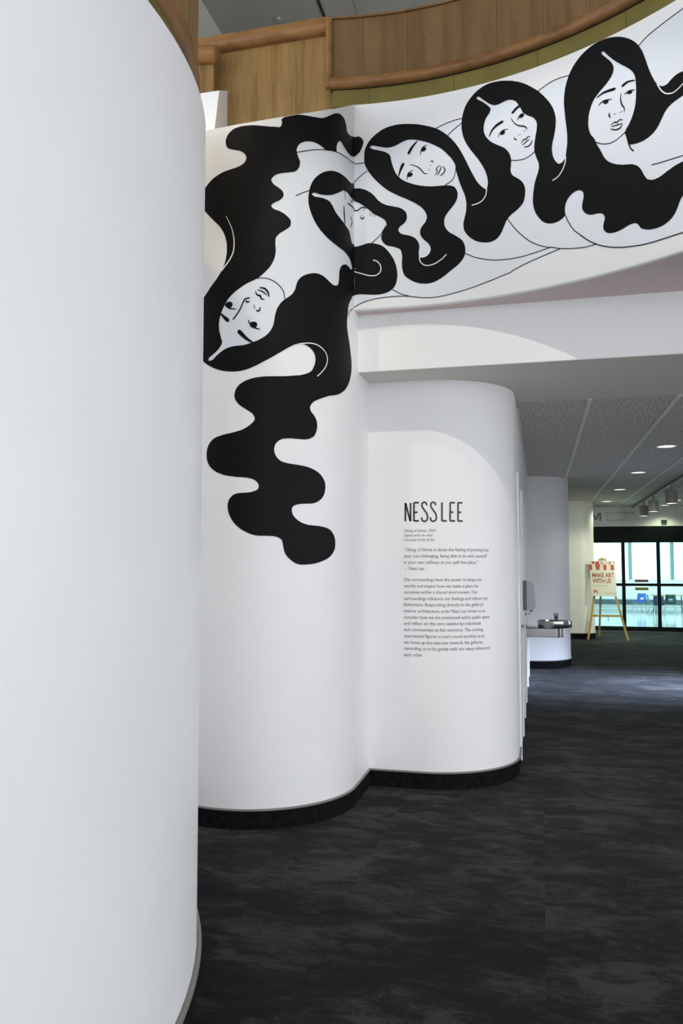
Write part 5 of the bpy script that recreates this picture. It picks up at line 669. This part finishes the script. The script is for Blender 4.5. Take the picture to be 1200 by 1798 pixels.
for nm, m, z0, z1, lab in (('door_sticker', sticker_red, 1.153, 1.219, 'red notice strip on the glass door above the rail'), ('door_sticker', sticker_yel, .963, 1.031, 'yellow notice strip on the glass door below the rail')):
    o = empty(nm, (2.33, 20.05, z0)); tag(o, lab, 'sticker')
    MB().box(2.182, 2.484, 20.048, 20.054, z0, z1).build('backing', m, o)
    flat_strokes('print', [[(2.21+.03*k, (z0+z1)/2-.012), (2.21+.03*k, (z0+z1)/2+.012)] for k in range(9)], .014, rust_m if m is sticker_red else mat('dark_olive_print', (.16, .15, .02), .5), o, 20.048, .001)

# ------------------------------------------------------------------ easel and sign
es = tag(empty('easel', (1.35, 17.8, 0)), 'yellow pine tripod easel standing by the far column', 'easel')
def bar(a, b, w, t):
    a, b = Vector(a), Vector(b); d = (b-a).normalized(); s = d.cross(Vector((0, 1, 0))).normalized()*w/2; q = s.cross(d).normalized()*t/2
    return MB().ring([[p-s-q, p+s-q, p+s+q, p-s+q] for p in (a, b)])
bar((1.235, 17.72, 1.70), (.965, 17.62, 0), .045, .022).build('leg', yellow_wood, es)
bar((1.335, 17.72, 1.70), (1.765, 17.62, 0), .045, .022).build('leg', yellow_wood, es)
bar((1.285, 17.76, 1.70), (1.235, 18.3, 0), .04, .02).build('rear_leg', yellow_wood, es)
bar((1.045, 17.655, .50), (1.64, 17.655, .50), .045, .02).build('crossbar', yellow_wood, es)
MB().ring([[(1.235, y, 1.66), (1.335, y, 1.66), (1.32, y, 1.70), (1.285, y, 1.725), (1.25, y, 1.70)] for y in (17.70, 17.78)]).build('top_block', yellow_wood, es)
for x in (1.125, 1.515): MB().tube([(x, 17.67, .895), (x, 17.575, .895)], .009, 8).build('peg', yellow_wood, es)
MB().tube([(1.38, 17.70, .49), (1.385, 17.72, .38)], .006, 6).build('chain', dark_steel, es)
sb = tag(empty('sign_board', (1.29, 17.6, .91)), 'cream sign board with red awning print resting on the easel', 'sign')
BX, BZ, BY = 1.026, 1.66, 17.60
def bp(x, y): return (BX+(x/13.333+1030-1036.5)*.01140+.0, BZ-(y/13.333+960-984)*.01195)
def board_y(z): return 17.585+(z-.91)*.10
def board_poly(name, pts, m, parent, off=.0):
    q = [bp(*p) for p in pts]; mb = MB()
    mb.ring([[(x, board_y(z)-off, z) for x, z in q], [(x, board_y(z)-off-.002, z) for x, z in q]]); return mb.build(name, m, parent)
q = [bp(80, 330), bp(685, 330), bp(705, 1160), bp(125, 1150)]
MB().ring([[(x, board_y(z), z) for x, z in q], [(x, board_y(z)+.012, z) for x, z in q]]).build('board', board_m, sb)
for pts in ([(80, 415), (145, 415), (145, 545), (80, 545)], [(213, 415), (337, 415), (312, 545), (240, 545)], [(405, 420), (480, 420), (482, 545), (415, 545)], [(578, 425), (655, 425), (655, 545), (583, 545)], [(222, 345), (308, 345), (318, 412), (213, 412)], [(122, 345), (190, 345), (205, 400), (150, 400)]): board_poly('awning_stripe', pts, red_m, sb)
for pts in ([(345, 355), (395, 345), (410, 410), (350, 410)], [(530, 345), (590, 345), (598, 410), (535, 410)], [(645, 350), (680, 345), (683, 412), (665, 412)]): board_poly('awning_stripe', pts, pink_m, sb)
def board_text(body, x0, x1, y0, y1, m, name):
    me = text_mesh(body, 1, 0, .028); bm = bmesh.new(); bm.from_mesh(me); bpy.data.meshes.remove(me)
    xs = [v.co.x for v in bm.verts]; zs = [v.co.y for v in bm.verts]; (X0, Z1), (X1, Z0) = bp(x0, y0), bp(x1, y1)
    for v in bm.verts:
        x = X0+(v.co.x-min(xs))/(max(xs)-min(xs))*(X1-X0); z = Z0+(v.co.y-min(zs))/(max(zs)-min(zs))*(Z1-Z0); v.co = Vector((x, board_y(z)-.0015, z))
    done(bm, name, m, sb)
board_text('MAKE ART', 140, 655, 612, 716, rust_m, 'lettering'); board_text('WITH US', 145, 580, 745, 852, rust_m, 'lettering')
board_poly('small_print', [(150, 906), (490, 906), (490, 916), (150, 916)], grey_print, sb); board_poly('small_print', [(460, 1080), (680, 1080), (680, 1090), (460, 1090)], grey_print, sb)
for s in ([(160, 1005), (183, 1005), (183, 1030), (160, 1030)], [(168, 1030), (186, 1030), (190, 1085), (172, 1085)], [(186, 1030), (205, 1060), (222, 1060), (196, 1010)], [(222, 1010), (240, 1010), (215, 1070), (200, 1060)], [(238, 1010), (252, 1010), (270, 1088), (250, 1088)]): board_poly('logo_m', s, red_m, sb, .0005)

# ------------------------------------------------------------------ small chairs and table in the gallery
def chair(name, m, loc, rz, label, sc=1):
    t = tag(empty(name, (0, 0, 0)), label, 'chair', "children's chairs in the gallery")
    # shell: swept cross-sections from front lip over the seat and up the back
    prof = [(-.17, .335, .17), (-.15, .345, .18), (0, .34, .18), (.12, .335, .175), (.16, .355, .17), (.185, .42, .165), (.20, .50, .16), (.215, .60, .15), (.22, .635, .13)]
    mb = MB(); rings = []
    for yy, zz, w in prof:
        up = .02 if zz < .4 else 0; fw = 0 if zz < .4 else -.03
        top = [(-w, yy+fw, zz+up), (-w*.6, yy, zz), (0, yy, zz-.004), (w*.6, yy, zz), (w, yy+fw, zz+up)]
        tn = (0, .012, 0) if zz > .4 else (0, 0, -.012)
        rings.append(top+[(a+tn[0], b+tn[1], c+tn[2]) for a, b, c in top[::-1]])
    # open grip hole in the back
    mb.ring(rings[:6]); mb.ring([[(p[0], p[1], p[2]) for p in r] for r in rings[6:]])
    for sx in (-1, 1): mb.ring([[(sx*.16, .172, .42), (sx*.06, .195, .42), (sx*.06, .207, .42), (sx*.16, .184, .42)], [(sx*.158, .178, .50), (sx*.06, .20, .50), (sx*.06, .212, .50), (sx*.158, .19, .50)]])
    mb.build('shell', m, t, 45)
    for sx in (-1, 1):
        MB().tube([(sx*.11, -.10, .325), (sx*.19, -.19, 0)], .010, 8).build('leg', steel, t, 50)
        MB().tube([(sx*.11, .10, .325), (sx*.18, .22, 0)], .010, 8).build('leg', steel, t, 50)
    MB().tube([(-.11, -.10, .325), (.11, -.10, .325)], .009, 8).build('stretcher', steel, t); MB().tube([(-.11, .10, .325), (.11, .10, .325)], .009, 8).build('stretcher', steel, t)
    t.location = loc; t.rotation_euler = (0, 0, rz); t.scale = (sc, sc, sc)
    return t
ZF = -.004
chair('school_chair', blue_p, (3.17, 28.0, ZF), R(200), 'small bright blue plastic chair standing apart at left of the table', .98)
chair('school_chair', green_p, (3.53, 27.2, ZF), R(80), 'small teal green plastic chair turned sideways beside the blue one', .95)
chair('school_chair', navy_p, (3.54, 26.4, ZF), R(180), 'small navy plastic chair under the table behind the door stile', .95)
chair('school_chair', dgreen_p, (3.94, 26.75, ZF), R(176), 'small dark green plastic chair at the right of the table', 1.0)
tb = tag(empty('gallery_table', (4.05, 27.75, ZF)), 'low maple table behind the glass doors', 'table')
n = 24; MB().ring([[(4.05+(.56-e)*math.copysign(abs(math.cos(t))**.5, math.cos(t)), 27.75+(.42-e)*math.copysign(abs(math.sin(t))**.5, math.sin(t)), z) for t in [2*PI*(k+.5)/n for k in range(n)]] for e, z in ((.01, .56), (0, .566), (0, .582), (.01, .588))]).build('table_top', table_m, tb, 30)
for sx in (-1, 1):
    for sy in (-1, 1): MB().tube([(4.05+sx*.42, 27.75+sy*.28, .56), (4.05+sx*.44, 27.75+sy*.3, ZF)], .02, 10).build('leg', dark_steel, tb, 50)
